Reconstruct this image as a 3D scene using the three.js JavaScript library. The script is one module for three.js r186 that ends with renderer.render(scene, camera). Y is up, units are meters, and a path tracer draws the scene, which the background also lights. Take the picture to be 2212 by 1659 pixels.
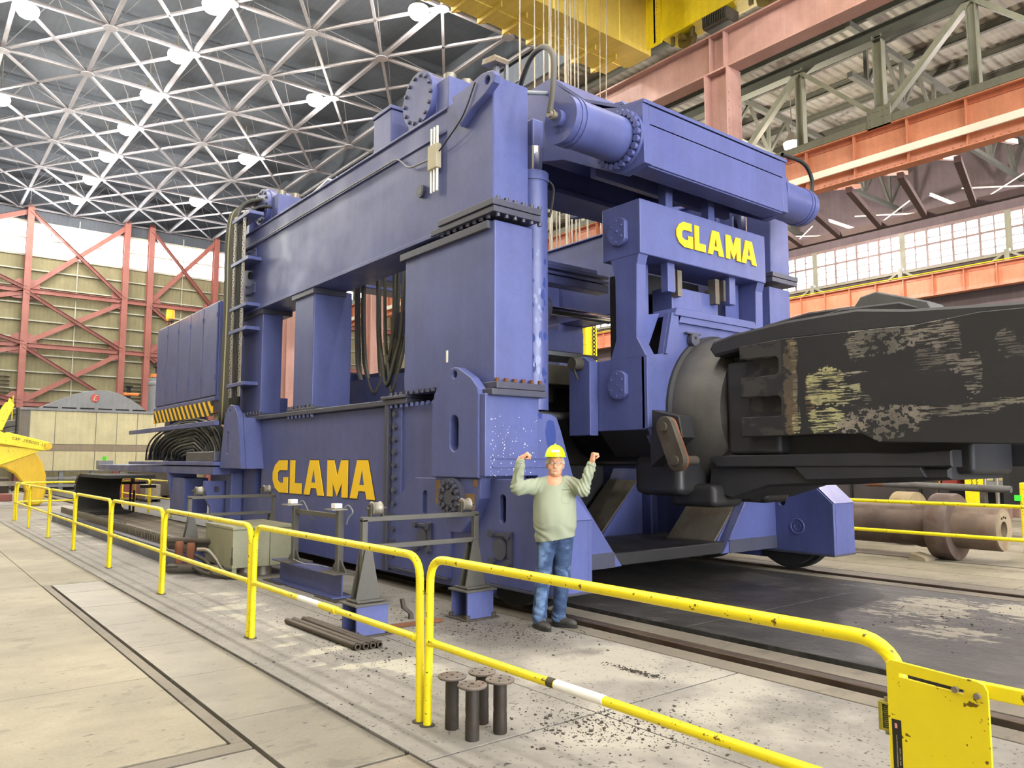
import * as THREE from 'three';
import { mergeGeometries, toCreasedNormals } from 'three/addons/utils/BufferGeometryUtils.js';
import { RoundedBoxGeometry } from 'three/addons/geometries/RoundedBoxGeometry.js';
import { FontLoader } from 'three/addons/loaders/FontLoader.js';
import { TextGeometry } from 'three/addons/geometries/TextGeometry.js';

// ---------- camera, sky, lights, exposure ----------
const scene = new THREE.Scene();
const camera = new THREE.PerspectiveCamera(2 * Math.atan(829.5 / 1670) * 180 / Math.PI, 2212 / 1659, 0.1, 400);
camera.position.set(0, 1.68, 0);
{
  const yaw = 38.6 * Math.PI / 180, pit = 5.65 * Math.PI / 180;
  camera.lookAt(Math.sin(yaw) * Math.cos(pit), 1.68 + Math.sin(pit), -Math.cos(yaw) * Math.cos(pit));
}
const SKY = 17.0;
scene.background = new THREE.Color(0.93, 0.97, 1.0);
scene.backgroundIntensity = SKY;
const LAMP_CD = 140;                    // each high-bay lamp
const renderer = new THREE.WebGLRenderer({ antialias: true });
renderer.toneMapping = THREE.LinearToneMapping;
renderer.toneMappingExposure = 1.0;
renderer.shadowMap.enabled = true;

// ---------- helpers ----------
let SEED = 7;
const rnd = () => { SEED |= 0; SEED = SEED + 0x6D2B79F5 | 0; let t = Math.imul(SEED ^ SEED >>> 15, 1 | SEED); t = t + Math.imul(t ^ t >>> 7, 61 | t) ^ t; return ((t ^ t >>> 14) >>> 0) / 4294967296; };
const rr = (a, b) => a + (b - a) * rnd();
const V = (x, y, z) => new THREE.Vector3(x, y, z);
const used = {};
const numbered = n => { if (!(n in used)) { used[n] = 0; return n; } return n + '_' + String(++used[n]).padStart(3, '0'); };
const ORG = new WeakMap();
function prep(g) {                       // non-indexed, uv projected in metres along the dominant axis
  if (g.userData.prepped) return g;
  if (g.index) g = g.toNonIndexed();
  for (const k of Object.keys(g.attributes)) if (!['position', 'normal', 'uv', 'color'].includes(k)) g.deleteAttribute(k);
  if (!g.attributes.normal) g.computeVertexNormals();
  const p = g.attributes.position, uv = new Float32Array(p.count * 2);
  const a = V(), b = V(), c = V(), n = V();
  for (let i = 0; i < p.count; i += 3) {
    a.fromBufferAttribute(p, i); b.fromBufferAttribute(p, i + 1); c.fromBufferAttribute(p, i + 2);
    n.subVectors(b, a).cross(c.clone().sub(a));
    const ax = Math.abs(n.x), ay = Math.abs(n.y), az = Math.abs(n.z);
    [a, b, c].forEach((q, k) => {
      const [u, v] = ax >= ay && ax >= az ? [q.z, q.y] : ay >= az ? [q.x, q.z] : [q.x, q.y];
      uv[(i + k) * 2] = u; uv[(i + k) * 2 + 1] = v;
    });
  }
  g.setAttribute('uv', new THREE.BufferAttribute(uv, 2));
  g.userData.prepped = true;
  return g;
}
function merged(geos) {
  const l = (Array.isArray(geos) ? geos.flat(Infinity) : [geos]).map(prep);
  const g = l.length === 1 ? l[0].clone() : mergeGeometries(l);
  return g;
}
function thing(name, label, category, [x, y, z] = [0, 0, 0], group) {
  const o = new THREE.Group(); o.name = numbered(name); o.position.set(x, y, z); scene.add(o);
  o.userData = { label, category }; if (group) o.userData.group = group;
  ORG.set(o, V(x, y, z));
  return o;
}
function struct(name, x = 0, y = 0, z = 0) {
  const o = new THREE.Group(); o.name = name; o.position.set(x, y, z); scene.add(o); o.userData = { kind: 'structure' };
  ORG.set(o, V(x, y, z)); return o;
}
const flags = m => { m.castShadow = m.receiveShadow = true; return m; };
// geometry is given in world coordinates; the mesh is parented to the thing
function part(name, geos, mat, parent, label) {
  const g = merged(geos), org = ORG.get(parent);
  g.translate(-org.x, -org.y, -org.z);
  const m = flags(new THREE.Mesh(g, mat)); m.name = name; parent.add(m); ORG.set(m, org);
  if (label) m.userData.label = label;
  return m;
}
function single(name, geos, mat, label, category, group, [x, y, z] = [0, 0, 0]) {   // a thing that is one mesh
  const g = merged(geos); g.translate(-x, -y, -z);
  const m = flags(new THREE.Mesh(g, mat)); m.name = numbered(name); m.position.set(x, y, z); scene.add(m); ORG.set(m, V(x, y, z));
  m.userData = { label, category }; if (group) m.userData.group = group;
  return m;
}
function dup(root, [x, y, z], label, turn) {
  const r = root.clone(); r.name = numbered(root.name.replace(/_\d{3}$/, '')); r.position.set(x, y, z); if (turn !== undefined) r.rotation.y = turn;
  scene.add(r); if (label) r.userData.label = label; return r;
}
const stamp = (name, geo, mat, parent, at) => {  // shared geometry for alike pieces (bolts, panes ...): `at` in world coordinates
  const org = ORG.get(parent), m = flags(new THREE.Mesh(geo, mat)); m.name = name; m.position.set(at[0] - org.x, at[1] - org.y, at[2] - org.z); parent.add(m); return m;
};
// --- shapes ---
function box(x0, x1, y0, y1, z0, z1, b = 0) {
  const w = Math.abs(x1 - x0), h = Math.abs(y1 - y0), d = Math.abs(z1 - z0);
  b = Math.min(b, w * .45, h * .45, d * .45);
  const g = b > 0 ? new RoundedBoxGeometry(w, h, d, 1, b) : new THREE.BoxGeometry(w, h, d);
  return g.translate((x0 + x1) / 2, (y0 + y1) / 2, (z0 + z1) / 2);
}
const MX = new THREE.Matrix4().set(0, 0, 1, 0, 0, 1, 0, 0, -1, 0, 0, 0, 0, 0, 0, 1);
const MY = new THREE.Matrix4().set(1, 0, 0, 0, 0, 0, 1, 0, 0, -1, 0, 0, 0, 0, 0, 1);
function slotPath(cu, cv, w, h) { const p = new THREE.Path(), r = w / 2; p.absarc(cu, cv + h / 2 - r, r, 0, Math.PI); p.absarc(cu, cv - h / 2 + r, r, Math.PI, 2 * Math.PI); p.closePath(); return p; }
function holePath(cu, cv, r) { const p = new THREE.Path(); p.absarc(cu, cv, r, 0, 2 * Math.PI); return p; }
function polyPath(pts, cls = THREE.Path) { const p = new cls(); pts.forEach((q, i) => i ? p.lineTo(q[0], q[1]) : p.moveTo(q[0], q[1])); p.closePath(); return p; }
// axis x: points are (z, y); axis y: (x, z); axis z: (x, y); extruded from a0 to a1 along the axis; a Shape may be given for axis z
function prism(axis, pts, a0, a1, b = 0, holes = []) {
  const flip = axis === 'x' ? q => [-q[0], q[1]] : axis === 'y' ? q => [q[0], -q[1]] : q => q;
  const sh = pts instanceof THREE.Shape ? pts : polyPath(pts.map(flip), THREE.Shape);
  sh.holes = holes.map(h => Array.isArray(h) ? (h.length === 4 && !Array.isArray(h[0]) ? slotPath(...flip([h[0], h[1]]), h[2], h[3]) : h.length === 3 && !Array.isArray(h[0]) ? holePath(...flip([h[0], h[1]]), h[2]) : polyPath(h.map(flip))) : h);
  const d = a1 - a0;
  const g = new THREE.ExtrudeGeometry(sh, { depth: d - 2 * b, bevelEnabled: b > 0, bevelSize: b, bevelThickness: b, bevelOffset: -b, bevelSegments: 1, curveSegments: 10 });
  g.translate(0, 0, a0 + b);
  if (axis === 'x') g.applyMatrix4(MX); else if (axis === 'y') g.applyMatrix4(MY);
  return g;
}
function cyl(axis, r, a0, a1, c1, c2, r2 = r, seg = 24, open = false) {      // axis x: (y, z); axis y: (x, z); axis z: (x, y)
  const g = new THREE.CylinderGeometry(r2, r, Math.abs(a1 - a0), seg, 1, open), m = (a0 + a1) / 2;
  if (axis === 'x') g.rotateZ(-Math.PI / 2).translate(m, c1, c2);
  else if (axis === 'z') g.rotateX(Math.PI / 2).translate(c1, c2, m);
  else g.translate(c1, m, c2);
  return g;
}
function lathe(axis, prof, c1, c2, seg = 32) {    // profile of (radius, distance along the axis)
  const g = new THREE.LatheGeometry(prof.map(p => new THREE.Vector2(p[0], p[1])), seg);
  const q = toCreasedNormals(g, .6);
  if (axis === 'x') q.rotateZ(-Math.PI / 2).translate(0, c1, c2); else if (axis === 'z') q.rotateX(Math.PI / 2).translate(c1, c2, 0); else q.translate(c1, 0, c2);
  return q;
}
function along(g, p, q, roll = 0) {               // geometry built along +Z from 0 is laid from p to q
  const d = q.clone().sub(p).normalize(), up = Math.abs(d.y) > .98 ? V(0, 0, 1) : V(0, 1, 0);
  const x = up.clone().cross(d).normalize(), y = d.clone().cross(x);
  const m = new THREE.Matrix4().makeBasis(x, y, d); if (roll) m.multiply(new THREE.Matrix4().makeRotationZ(roll));
  return g.applyMatrix4(m).translate(p.x, p.y, p.z);
}
const P3 = p => Array.isArray(p) ? V(...p) : p;
function bar(p, q, w, h = w, roll = 0) { p = P3(p); q = P3(q); const L = p.distanceTo(q); return along(new THREE.BoxGeometry(w, h, L).translate(0, 0, L / 2), p, q, roll); }
function ibar(p, q, w, h, tw = .02, tf = .03, roll = 0) { p = P3(p); q = P3(q); const L = p.distanceTo(q), B = (a, b, y) => new THREE.BoxGeometry(a, b, L).translate(0, y, L / 2); return [B(w, tf, h / 2 - tf / 2), B(w, tf, -h / 2 + tf / 2), B(tw, h - 2 * tf, 0)].map(g => along(g, p, q, roll)); }
function abar(p, q, w, t = .02, roll = 0) { p = P3(p); q = P3(q); const L = p.distanceTo(q); return [new THREE.BoxGeometry(w, t, L).translate(0, -w / 2, L / 2), new THREE.BoxGeometry(t, w, L).translate(-w / 2, 0, L / 2)].map(g => along(g, p, q, roll)); }
function rod(p, q, r, seg = 12) { p = P3(p); q = P3(q); const L = p.distanceTo(q); return along(new THREE.CylinderGeometry(r, r, L, seg).rotateX(Math.PI / 2).translate(0, 0, L / 2), p, q); }
function tube(pts, r, n = 40, seg = 10) { return new THREE.TubeGeometry(new THREE.CatmullRomCurve3(pts.map(P3), false, 'centripetal'), n, r, seg, false); }
function pipe(pts, r, bend, seg = 14) {           // straight runs with round bends
  pts = pts.map(P3); const cp = new THREE.CurvePath(); let a = pts[0];
  for (let i = 1; i < pts.length - 1; i++) {
    const d0 = pts[i - 1].clone().sub(pts[i]).normalize(), d1 = pts[i + 1].clone().sub(pts[i]).normalize();
    const s = pts[i].clone().addScaledVector(d0, bend), e = pts[i].clone().addScaledVector(d1, bend);
    cp.add(new THREE.LineCurve3(a, s)); cp.add(new THREE.QuadraticBezierCurve3(s, pts[i].clone(), e)); a = e;
  }
  cp.add(new THREE.LineCurve3(a, pts[pts.length - 1]));
  const raw = []; cp.curves.forEach((c, i) => { const n = c.isLineCurve3 ? 1 : 8; for (let k = i ? 1 : 0; k <= n; k++) raw.push(c.getPoint(k / n)); });
  const poly = new THREE.CurvePath(); for (let i = 1; i < raw.length; i++) poly.add(new THREE.LineCurve3(raw[i - 1], raw[i]));
  // sweep a circle along the sampled points
  const pos = [], idx = []; let nrm = null;
  raw.forEach((p, i) => {
    const t = raw[Math.min(i + 1, raw.length - 1)].clone().sub(raw[Math.max(i - 1, 0)]).normalize();
    if (!nrm) { nrm = Math.abs(t.y) < .9 ? V(0, 1, 0) : V(1, 0, 0); }
    nrm.addScaledVector(t, -nrm.dot(t)).normalize(); const bn = t.clone().cross(nrm);
    for (let k = 0; k < seg; k++) { const w = k / seg * 2 * Math.PI, q = p.clone().addScaledVector(nrm, Math.cos(w) * r).addScaledVector(bn, Math.sin(w) * r); pos.push(q.x, q.y, q.z); }
  });
  for (let i = 0; i < raw.length - 1; i++) for (let k = 0; k < seg; k++) { const a0 = i * seg + k, b0 = i * seg + (k + 1) % seg; idx.push(a0, b0, a0 + seg, b0, b0 + seg, a0 + seg); }
  for (const [o, f] of [[0, 1], [(raw.length - 1) * seg, 0]]) for (let k = 1; k < seg - 1; k++) idx.push(...(f ? [o, o + k + 1, o + k] : [o, o + k, o + k + 1]));
  const g = new THREE.BufferGeometry(); g.setAttribute('position', new THREE.Float32BufferAttribute(pos, 3)); g.setIndex(idx); g.computeVertexNormals();
  return toCreasedNormals(g, 1);
}
const mirrorX = (g, c) => { g = prep(g.clone()); g.applyMatrix4(new THREE.Matrix4().makeScale(-1, 1, 1)).translate(2 * c, 0, 0);
  for (const k of ['position', 'normal', 'uv']) { const a = g.attributes[k], n = a.itemSize; for (let i = 0; i < a.count; i += 3) for (let j = 0; j < n; j++) { const t = a.array[(i + 1) * n + j]; a.array[(i + 1) * n + j] = a.array[(i + 2) * n + j]; a.array[(i + 2) * n + j] = t; } }
  if (g.boundingBox) g.boundingBox = null; return g; };

// --- textures ---
const hsh = (x, y, s) => { let h = Math.imul(x, 374761393) + Math.imul(y, 668265263) + Math.imul(s, 974634773) | 0; h = Math.imul(h ^ h >>> 13, 1274126177); return ((h ^ h >>> 16) >>> 0) / 4294967296; };
function vnoise(x, y, px, py, s) {
  const xi = Math.floor(x), yi = Math.floor(y), fx = x - xi, fy = y - yi, u = fx * fx * (3 - 2 * fx), v = fy * fy * (3 - 2 * fy), m = (a, b) => ((a % b) + b) % b;
  const x0 = m(xi, px), x1 = m(xi + 1, px), y0 = m(yi, py), y1 = m(yi + 1, py);
  const a = hsh(x0, y0, s), b = hsh(x1, y0, s), c = hsh(x0, y1, s), d = hsh(x1, y1, s);
  return a + (b - a) * u + (c - a) * v + (a - b - c + d) * u * v;
}
function fbm(u, v, px, py, oct, s) { let t = 0, a = .5, n = 0; for (let i = 0; i < oct; i++) { t += a * vnoise(u * px, v * py, px, py, s + i); n += a; a *= .55; px *= 2; py *= 2; } return t / n; }
const ss = (a, b, x) => { const t = Math.min(1, Math.max(0, (x - a) / (b - a))); return t * t * (3 - 2 * t); };
const mix = (a, b, t) => a.map((q, i) => q + (b[i] - q) * t);
function tex(w, h, fn, { data = false, size = [1, 1], off = [0, 0], clamp = false } = {}) {   // size: metres covered by one tile
  const d = new Uint8Array(w * h * 4);
  for (let j = 0; j < h; j++) for (let i = 0; i < w; i++) {
    const c = fn((i + .5) / w, (j + .5) / h), k = (j * w + i) * 4;
    if (typeof c === 'number') d[k] = d[k + 1] = d[k + 2] = Math.max(0, Math.min(255, c * 255)); else { d[k] = Math.max(0, Math.min(255, c[0] * 255)); d[k + 1] = Math.max(0, Math.min(255, c[1] * 255)); d[k + 2] = Math.max(0, Math.min(255, c[2] * 255)); }
    d[k + 3] = 255;
  }
  const t = new THREE.DataTexture(d, w, h); t.magFilter = THREE.LinearFilter; t.minFilter = THREE.LinearMipmapLinearFilter; t.generateMipmaps = true;
  t.wrapS = t.wrapT = clamp ? THREE.ClampToEdgeWrapping : THREE.RepeatWrapping;
  t.repeat.set(1 / size[0], 1 / size[1]); t.offset.set(-off[0] / size[0], -off[1] / size[1]);
  if (!data) t.colorSpace = THREE.SRGBColorSpace; t.needsUpdate = true; return t;
}
const std = (color, o = {}) => new THREE.MeshStandardMaterial({ color, roughness: .6, metalness: 0, ...o });
const T = {};
// fine mottling and dust specks that multiply a paint colour
T.paint = tex(512, 512, (u, v) => { const n = fbm(u, v, 4, 4, 6, 3), f = fbm(u, v, 60, 60, 2, 9), st = fbm(u, v, 22, 2, 4, 21), sp = vnoise(u * 170, v * 170, 170, 170, 5); return .80 + .16 * n + .05 * (f - .5) + .10 * (st - .5) + (sp > .975 ? .14 : 0) - (sp < .012 ? .25 : 0); }, { size: [3, 3] });
T.paintBump = tex(512, 512, (u, v) => .5 + .35 * (fbm(u, v, 12, 12, 4, 31) - .5) + .2 * (fbm(u, v, 80, 80, 2, 33) - .5), { data: true, size: [2, 2] });
T.rough = tex(256, 256, (u, v) => .62 + .5 * (fbm(u, v, 5, 5, 5, 41) - .5), { data: true, size: [2.3, 2.3] });
T.steel = tex(512, 512, (u, v) => { const n = fbm(u, v, 6, 6, 6, 51), r = ss(.52, .7, fbm(u, v, 9, 9, 5, 55)); return mix([.62 + .3 * n, .6 + .29 * n, .57 + .28 * n], [.66, .5, .4], r * .35); }, { size: [1.6, 1.6] });
T.yellow = tex(512, 512, (u, v) => { const n = fbm(u, v, 6, 6, 5, 61), c = fbm(u, v, 40, 56, 4, 63), s = ss(.755, .765, c); return mix([.93 + .07 * n, .93 + .07 * n, .9 + .1 * n], [.35, .28, .2], s * .9); }, { size: [1.1, 1.1] });
T.conc = tex(1024, 1024, (u, v) => { const n = fbm(u, v, 4, 4, 7, 71), b = fbm(u, v, 9, 14, 6, 73), d = ss(.66, .74, fbm(u, v, 20, 34, 4, 75)), f = vnoise(u * 330, v * 330, 330, 330, 77), pit = ss(.87, .89, fbm(u, v, 60, 110, 2, 79)); const l = .80 + .22 * (n - .5) + .16 * (b - .5) + .05 * (f - .5) - .07 * d - .25 * pit; return [l, l * .975, l * .93]; }, { size: [4.1, 4.1] });
T.concBump = tex(512, 512, (u, v) => .5 + .5 * (fbm(u, v, 40, 40, 4, 81) - .5) + .3 * (fbm(u, v, 8, 8, 3, 83) - .5), { data: true, size: [2, 2] });
T.corrX = tex(8, 64, (u, v) => .5 + .5 * Math.cos(v * 2 * Math.PI * 4), { data: true, size: [1, 1.6] });
T.corr = tex(64, 8, (u) => .5 + .5 * Math.cos(u * 2 * Math.PI * 4), { data: true, size: [1.2, 1] });

const M = {};
const paint = (c, o = {}) => std(c, { map: T.paint, bumpMap: T.paintBump, bumpScale: .002, roughnessMap: T.rough, roughness: .75, ...o });
M.blue = paint('#59619b', { roughness: .66 });            // the one blue paint of the machine
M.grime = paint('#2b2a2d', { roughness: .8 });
M.flange = paint('#4c4d5f', { roughness: .6 });
M.scale = std('#36353a', { map: T.steel, bumpMap: T.paintBump, bumpScale: .004, roughness: .7, metalness: .25 });   // forged black steel
M.dark = std('#191a1d', { roughness: .85 });
M.rubber = std('#1b1b1b', { roughness: .6 });
M.chrome = std('#e8e8e8', { metalness: 1, roughness: .12 });
M.steel = std('#8b8781', { map: T.steel, metalness: .55, roughness: .5 });
M.dullsteel = std('#5d5a55', { map: T.steel, metalness: .3, roughness: .65, bumpMap: T.paintBump, bumpScale: .002 });
M.frame = paint('#57544f', { roughness: .7 });
M.galv = std('#b9b9b4', { metalness: .5, roughness: .45, map: T.steel });
M.rust = std('#8a5b41', { map: T.steel, roughness: .9, bumpMap: T.paintBump, bumpScale: .004 });
M.yellow = std('#f2dd14', { map: T.yellow, roughness: .42, bumpMap: T.paintBump, bumpScale: .001 });
M.yellowCrane = std('#e8c95c', { map: T.paint, roughness: .55 });
M.yellowSign = std('#f3c512', { roughness: .5 });
M.maroon = paint('#a9655c', { roughness: .8 });
M.maroonDeep = paint('#8f4f48', { roughness: .85 });
M.runway = paint('#bb9087', { roughness: .8 });
M.orange = paint('#e2946f', { roughness: .8 });
M.green = paint('#8d8f7e', { roughness: .8 });
M.tan = std('#9c9575', { map: T.paint, bumpMap: T.corr, bumpScale: .01, roughness: .8 });
M.girt = std('#c9cabb', { map: T.paint, roughness: .7 });
M.roofSteel = paint('#aaa7ae', { roughness: .8 });
M.deck = std('#5c626d', { map: T.paint, roughness: .9 });
M.white = std('#eeeeea', { roughness: .5 });
M.pane = new THREE.MeshPhysicalMaterial({ color: '#ffffff', transmission: 1, thickness: 0, roughness: .05 });
M.cream = std('#d3cba5', { map: T.paint, roughness: .7 });
M.greyPaint = paint('#8a8d93');
M.boxGreen = paint('#9c9a80', { roughness: .7 });
// ================= floor =================
T.apron = tex(512, 2048, (u, v) => {          // 3.2 m (x 2.3..5.5) by 14 m (z -14..0)
  const x = 2.3 + u * 3.2, z = -14 + v * 14;
  const n = fbm(u, v, 3, 14, 7, 101), f = fbm(u, v, 60, 260, 3, 103), m = fbm(u, v, 8, 36, 5, 105), st = fbm(u, v, 5, 60, 4, 107);
  let l = .60 + .18 * (n - .5) + .10 * (m - .5) + .07 * (f - .5);
  let c = [l * 1.0, l * .965, l * .915];
  const gs = (a, b, ra, rb) => Math.exp(-(((x - a) / ra) ** 2 + ((z - b) / rb) ** 2));
  const splash = Math.max(gs(3.05, -6.8, .30, 1.0), .9 * gs(3.2, -9.4, .34, 1.3), .7 * gs(3.4, -5.6, .25, .5));
  if (splash > .12) c = mix(c, [.80, .78, .70], ss(.53, .60, st * .55 + m * .5 + (splash - .5) * .14) * .8 * ss(.12, .4, splash));
  const pale = Math.max(gs(4.75, -4.75, .75, .55), .8 * gs(5.1, -3.9, .35, .5), .75 * gs(3.7, -3.4, .5, .6), .5 * gs(4.4, -3.2, .6, .5));
  c = mix(c, [.82, .795, .73], ss(.1, .62, pale + (m - .5) * .9) * .65);
  const dark = Math.max(gs(4.8, -6.2, .6, 1.4), .7 * gs(3.5, -11.7, .5, .6), .6 * gs(4.4, -8.2, .7, 1.8));
  c = mix(c, [.33, .31, .30], ss(.35, .8, dark * .9 + (m - .5) * 1.1) * .55);
  const sp = vnoise(u * 190, v * 800, 190, 800, 109), dens = ss(.45, .65, fbm(u, v, 6, 26, 3, 111));
  if (sp > .93 - .05 * dens) c = mix(c, [.16, .15, .15], .75);
  return c;
}, { size: [3.2, 14], off: [2.3, -14] });
T.grime = tex(512, 2048, (u, v) => {          // 5.4 m (x 6.2..11.6) by 22 m (z -18..4)
  const x = 6.2 + u * 5.4, z = -18 + v * 22;
  const n = fbm(u, v, 5, 20, 6, 121), m = fbm(u, v, 24, 60, 5, 123), st = fbm(u, v, 70, 24, 4, 127), f = vnoise(u * 260, v * 1000, 260, 1000, 125);
  let l = .17 + .12 * (n - .5) + .14 * (m - .5) + .06 * (f - .5), c = [l * 1.05, l, l * .97];
  const g = (a, b, ra, rb) => Math.exp(-(((x - a) / ra) ** 2 + ((z - b) / rb) ** 2));
  const worn = Math.max(g(9.4, -4.1, 1.0, .55), g(10.1, -3.2, .9, .7), .8 * g(8.2, -3.4, .5, .5), .75 * g(9.4, -2.2, 1.2, .8), .35 * g(10.4, -5.6, .6, 1));
  const e = fbm(u, v, 120, 300, 3, 129); c = mix(c, [.64, .61, .53], ss(.50, .58, worn * .40 + m * .42 + st * .26 + (e - .5) * .42 - .04) * ss(.1, .45, worn) * .85);
  const pale = fbm(u, v, 40, 110, 4, 131); if (pale > .62) c = mix(c, [.30, .285, .27], ss(.62, .7, pale) * .6);
  return c;
}, { size: [5.4, 22], off: [6.2, -18] });
M.conc = std('#aaa597', { map: T.conc, bumpMap: T.concBump, bumpScale: .004, roughness: .72 });
M.concGrey = std('#9c968e', { map: T.conc, bumpMap: T.concBump, bumpScale: .004, roughness: .7 });
M.apron = std('#d3d3d6', { map: T.apron, bumpMap: T.concBump, bumpScale: .006, roughness: .75 });
M.grimeFloor = std('#ffffff', { map: T.grime, bumpMap: T.concBump, bumpScale: .012, roughness: .55 });
M.plate = std('#9a9791', { map: T.conc, roughness: .5, metalness: .1, bumpMap: T.paintBump, bumpScale: .003 });
M.strip = std('#8b857d', { map: T.conc, roughness: .7 });
M.railhead = std('#6e625a', { map: T.steel, roughness: .5, metalness: .4 });
const floor = struct('floor');
part('subfloor', box(-20, 47, -.6, -.12, -66, 27), M.dark, floor);
const slab = (mat, x0, x1, z0, z1, y = 0, name = 'floor_slab') => part(name, box(x0, x1, -.12, y, z0, z1, .006), mat, floor);
{
  // pale slabs on the left
  const J = [-66, -46, -32, -22, -17, -12.26, -6.62, -4.82]; const g = .008;
  for (let i = 0; i < J.length - 1; i++) for (const [a, b] of [[-20, -9], [-9, -3.6], [-3.6, 1.68]]) slab(M.conc, a + g, b - g, J[i] + g, J[i + 1] - g);
  for (const [a, b] of [[-20, -9], [-9, -3.6], [-3.6, 1.2]]) slab(M.concGrey, a + g, b - g, -4.62, 27);
  slab(M.strip, 1.685, 1.765, -12.26, -4.80, .001, 'edge_strip');
  slab(M.strip, -3.6, 1.765, -4.79, -4.66, .001, 'edge_strip');
  slab(M.concGrey, 1.2, 2.43, -3.99, 27);
  slab(M.plate, 1.2, 1.765, -4.63, -4.02);
  // trench cover plates
  const P = [-12.24, -11.4, -10.18, -8.94, -7.72, -6.49, -5.24, -4.02];
  for (let i = 0; i < P.length - 1; i++) slab(M.plate, 1.80, 2.425, P[i] + .007, P[i + 1] - .007, -.002 - .003 * rnd(), 'cover_plate');
  slab(M.conc, 1.68, 2.44, -32, -12.26); slab(M.conc, 1.68, 2.44, -66, -32);
  // apron between the plates and the near rail
  const A = [-66, -40, -24, -16.5, -11.7, -3.84, 1.5, 12, 27];
  for (let i = 0; i < A.length - 1; i++) { slab(M.apron, 2.45, 3.79, A[i] + g, A[i + 1] - g); slab(M.apron, 3.80, 5.36, A[i] + g, A[i + 1] - g); }
  // track bed strips and rails
  for (const [a, b, y, m] of [[5.39, 5.62, -.003, M.strip], [5.645, 5.68, -.04, M.dark], [5.915, 5.95, -.05, M.dark], [5.955, 6.24, -.01, M.strip], [6.24, 6.38, -.11, M.dark]]) slab(m, a, b, -66, 27, y, 'track_strip');
  for (const [a, b, y, m] of [[10.62, 10.72, -.11, M.dark], [10.72, 11.0, -.01, M.strip], [11.0, 11.04, -.05, M.dark], [11.25, 11.29, -.05, M.dark], [11.29, 11.6, -.003, M.strip]]) slab(m, a, b, -66, 27, y, 'track_strip');
  const C = [-66, -18, -9.5, -5.2, -1.6, 3, 27];
  for (let i = 0; i < C.length - 1; i++) slab(M.grimeFloor, 6.385, 10.615, C[i] + .004, C[i + 1] - .004);
  const D = [-66, -44, -30, -20, -12, -4, 6, 27];
  for (let i = 0; i < D.length - 1; i++) for (const [a, b] of [[11.62, 12.55], [12.56, 13.9], [14.0, 21], [21, 32], [32, 47]]) slab(M.conc, a + g, b - g, D[i] + g, D[i + 1] - g);
}
for (const [x, nm] of [[5.8, 'near-side steel crane rail set in the floor under the left-hand wheels, running past the man'], [11.145, 'far-side steel rail set in the floor under the right-hand wheels']])
  single('track_rail', [box(x - .055, x + .055, -.10, .012, -66, 27, .012), box(x - .09, x + .09, -.12, -.08, -66, 27)], M.railhead, nm, 'rail', undefined, [x, 0, -6]);

// ================= back wall =================
const WZ = -65;
const wall = struct('wall_back', 0, 0, WZ);
{
  const X0 = -20, X1 = 47;
  for (let i = 0, x = X0; x < X1; x += 3.35, i++) {        // siding sheets
    part('siding_sheet', box(x, Math.min(x + 3.34, X1), 0, 16.55, WZ - .12, WZ - .04), M.tan, wall);
    part('siding_sheet', box(x, Math.min(x + 3.34, X1), 19.0, 23.4, WZ - .12, WZ - .04), M.deck, wall);
  }
  for (let y = 1.8; y < 16; y += 1.24) part('girt', box(X0, X1, y, y + .09, WZ, WZ + .2), M.girt, wall);
  for (const y of [16.5, 17.75, 18.98]) part('window_rail', box(X0, X1, y, y + (y === 17.75 ? .1 : .14), WZ - .1, WZ + .12), M.girt, wall);
  const colX = []; for (const b of [-15.2, -6.6, 6.8, 13.22, 15.0, 20.0, 28.5, 36.9]) colX.push(b);
  for (const x of colX) { part('column', ibar([x, 0, WZ + .55], [x, 20.2, WZ + .55], .42, .5, .03, .04), M.maroon, wall); }
  for (const y of [13.85, 9.9, 5.7]) part('cross_beam', ibar([X0, y, WZ + .55], [X1, y, WZ + .55], .3, .34), M.maroon, wall);
  const bay = (a, b) => {
    for (const [y0, y1] of [[13.85, 19.8], [9.9, 13.85], [5.7, 9.9]]) {
      part('brace', bar([a, y0 + .1, WZ + .50], [b, y1 - .1, WZ + .50], .12, .34), M.maroon, wall);
      part('brace', ibar([a, y1 - .1, WZ + .68], [b, y0 + .1, WZ + .68], .24, .26), M.maroonDeep, wall);
      for (const [x, s] of [[a, 1], [b, -1]]) part('gusset', prism('z', s > 0 ? [[x, y0 - .6], [x + .85, y0 - .6], [x + .85, y0 + .5], [x + .5, y0 + .85], [x, y0 + .85]] : [[x - .85, y0 - .6], [x, y0 - .6], [x, y0 + .85], [x - .5, y0 + .85], [x - .85, y0 + .5]], WZ + .42, WZ + .47), M.maroon, wall);
    }
    part('sag_rod', box((a + b) / 2 - .03, (a + b) / 2 + .03, 2, 19.6, WZ + .2, WZ + .25), M.girt, wall);
  };
  bay(6.8, 13.22); bay(15.0, 20.0); bay(-6.6, 6.8 - .0001);
  // glazed strip: mullions and panes
  const pg = new THREE.BoxGeometry(1.06, 1.16, .02);
  for (let x = -19.8; x < 46; x += 1.12) {
    part('mullion', box(x - .03, x + .03, 16.6, 19.0, WZ - .06, WZ + .02), M.girt, wall);
    for (const y of [17.19, 18.42]) stamp('pane', pg, M.pane, wall, [x + .56, y, WZ - .03]);
  }
  // louvred openings low in the wall
  for (const [x0, x1] of [[3.2, 6.2], [13.5, 14.8]]) for (let y = 3.2; y < 7.7; y += .28) part('louver', bar([x0, y, WZ + .14], [x1, y, WZ + .14], .24, .02, .5), M.galv, wall);
}
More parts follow.
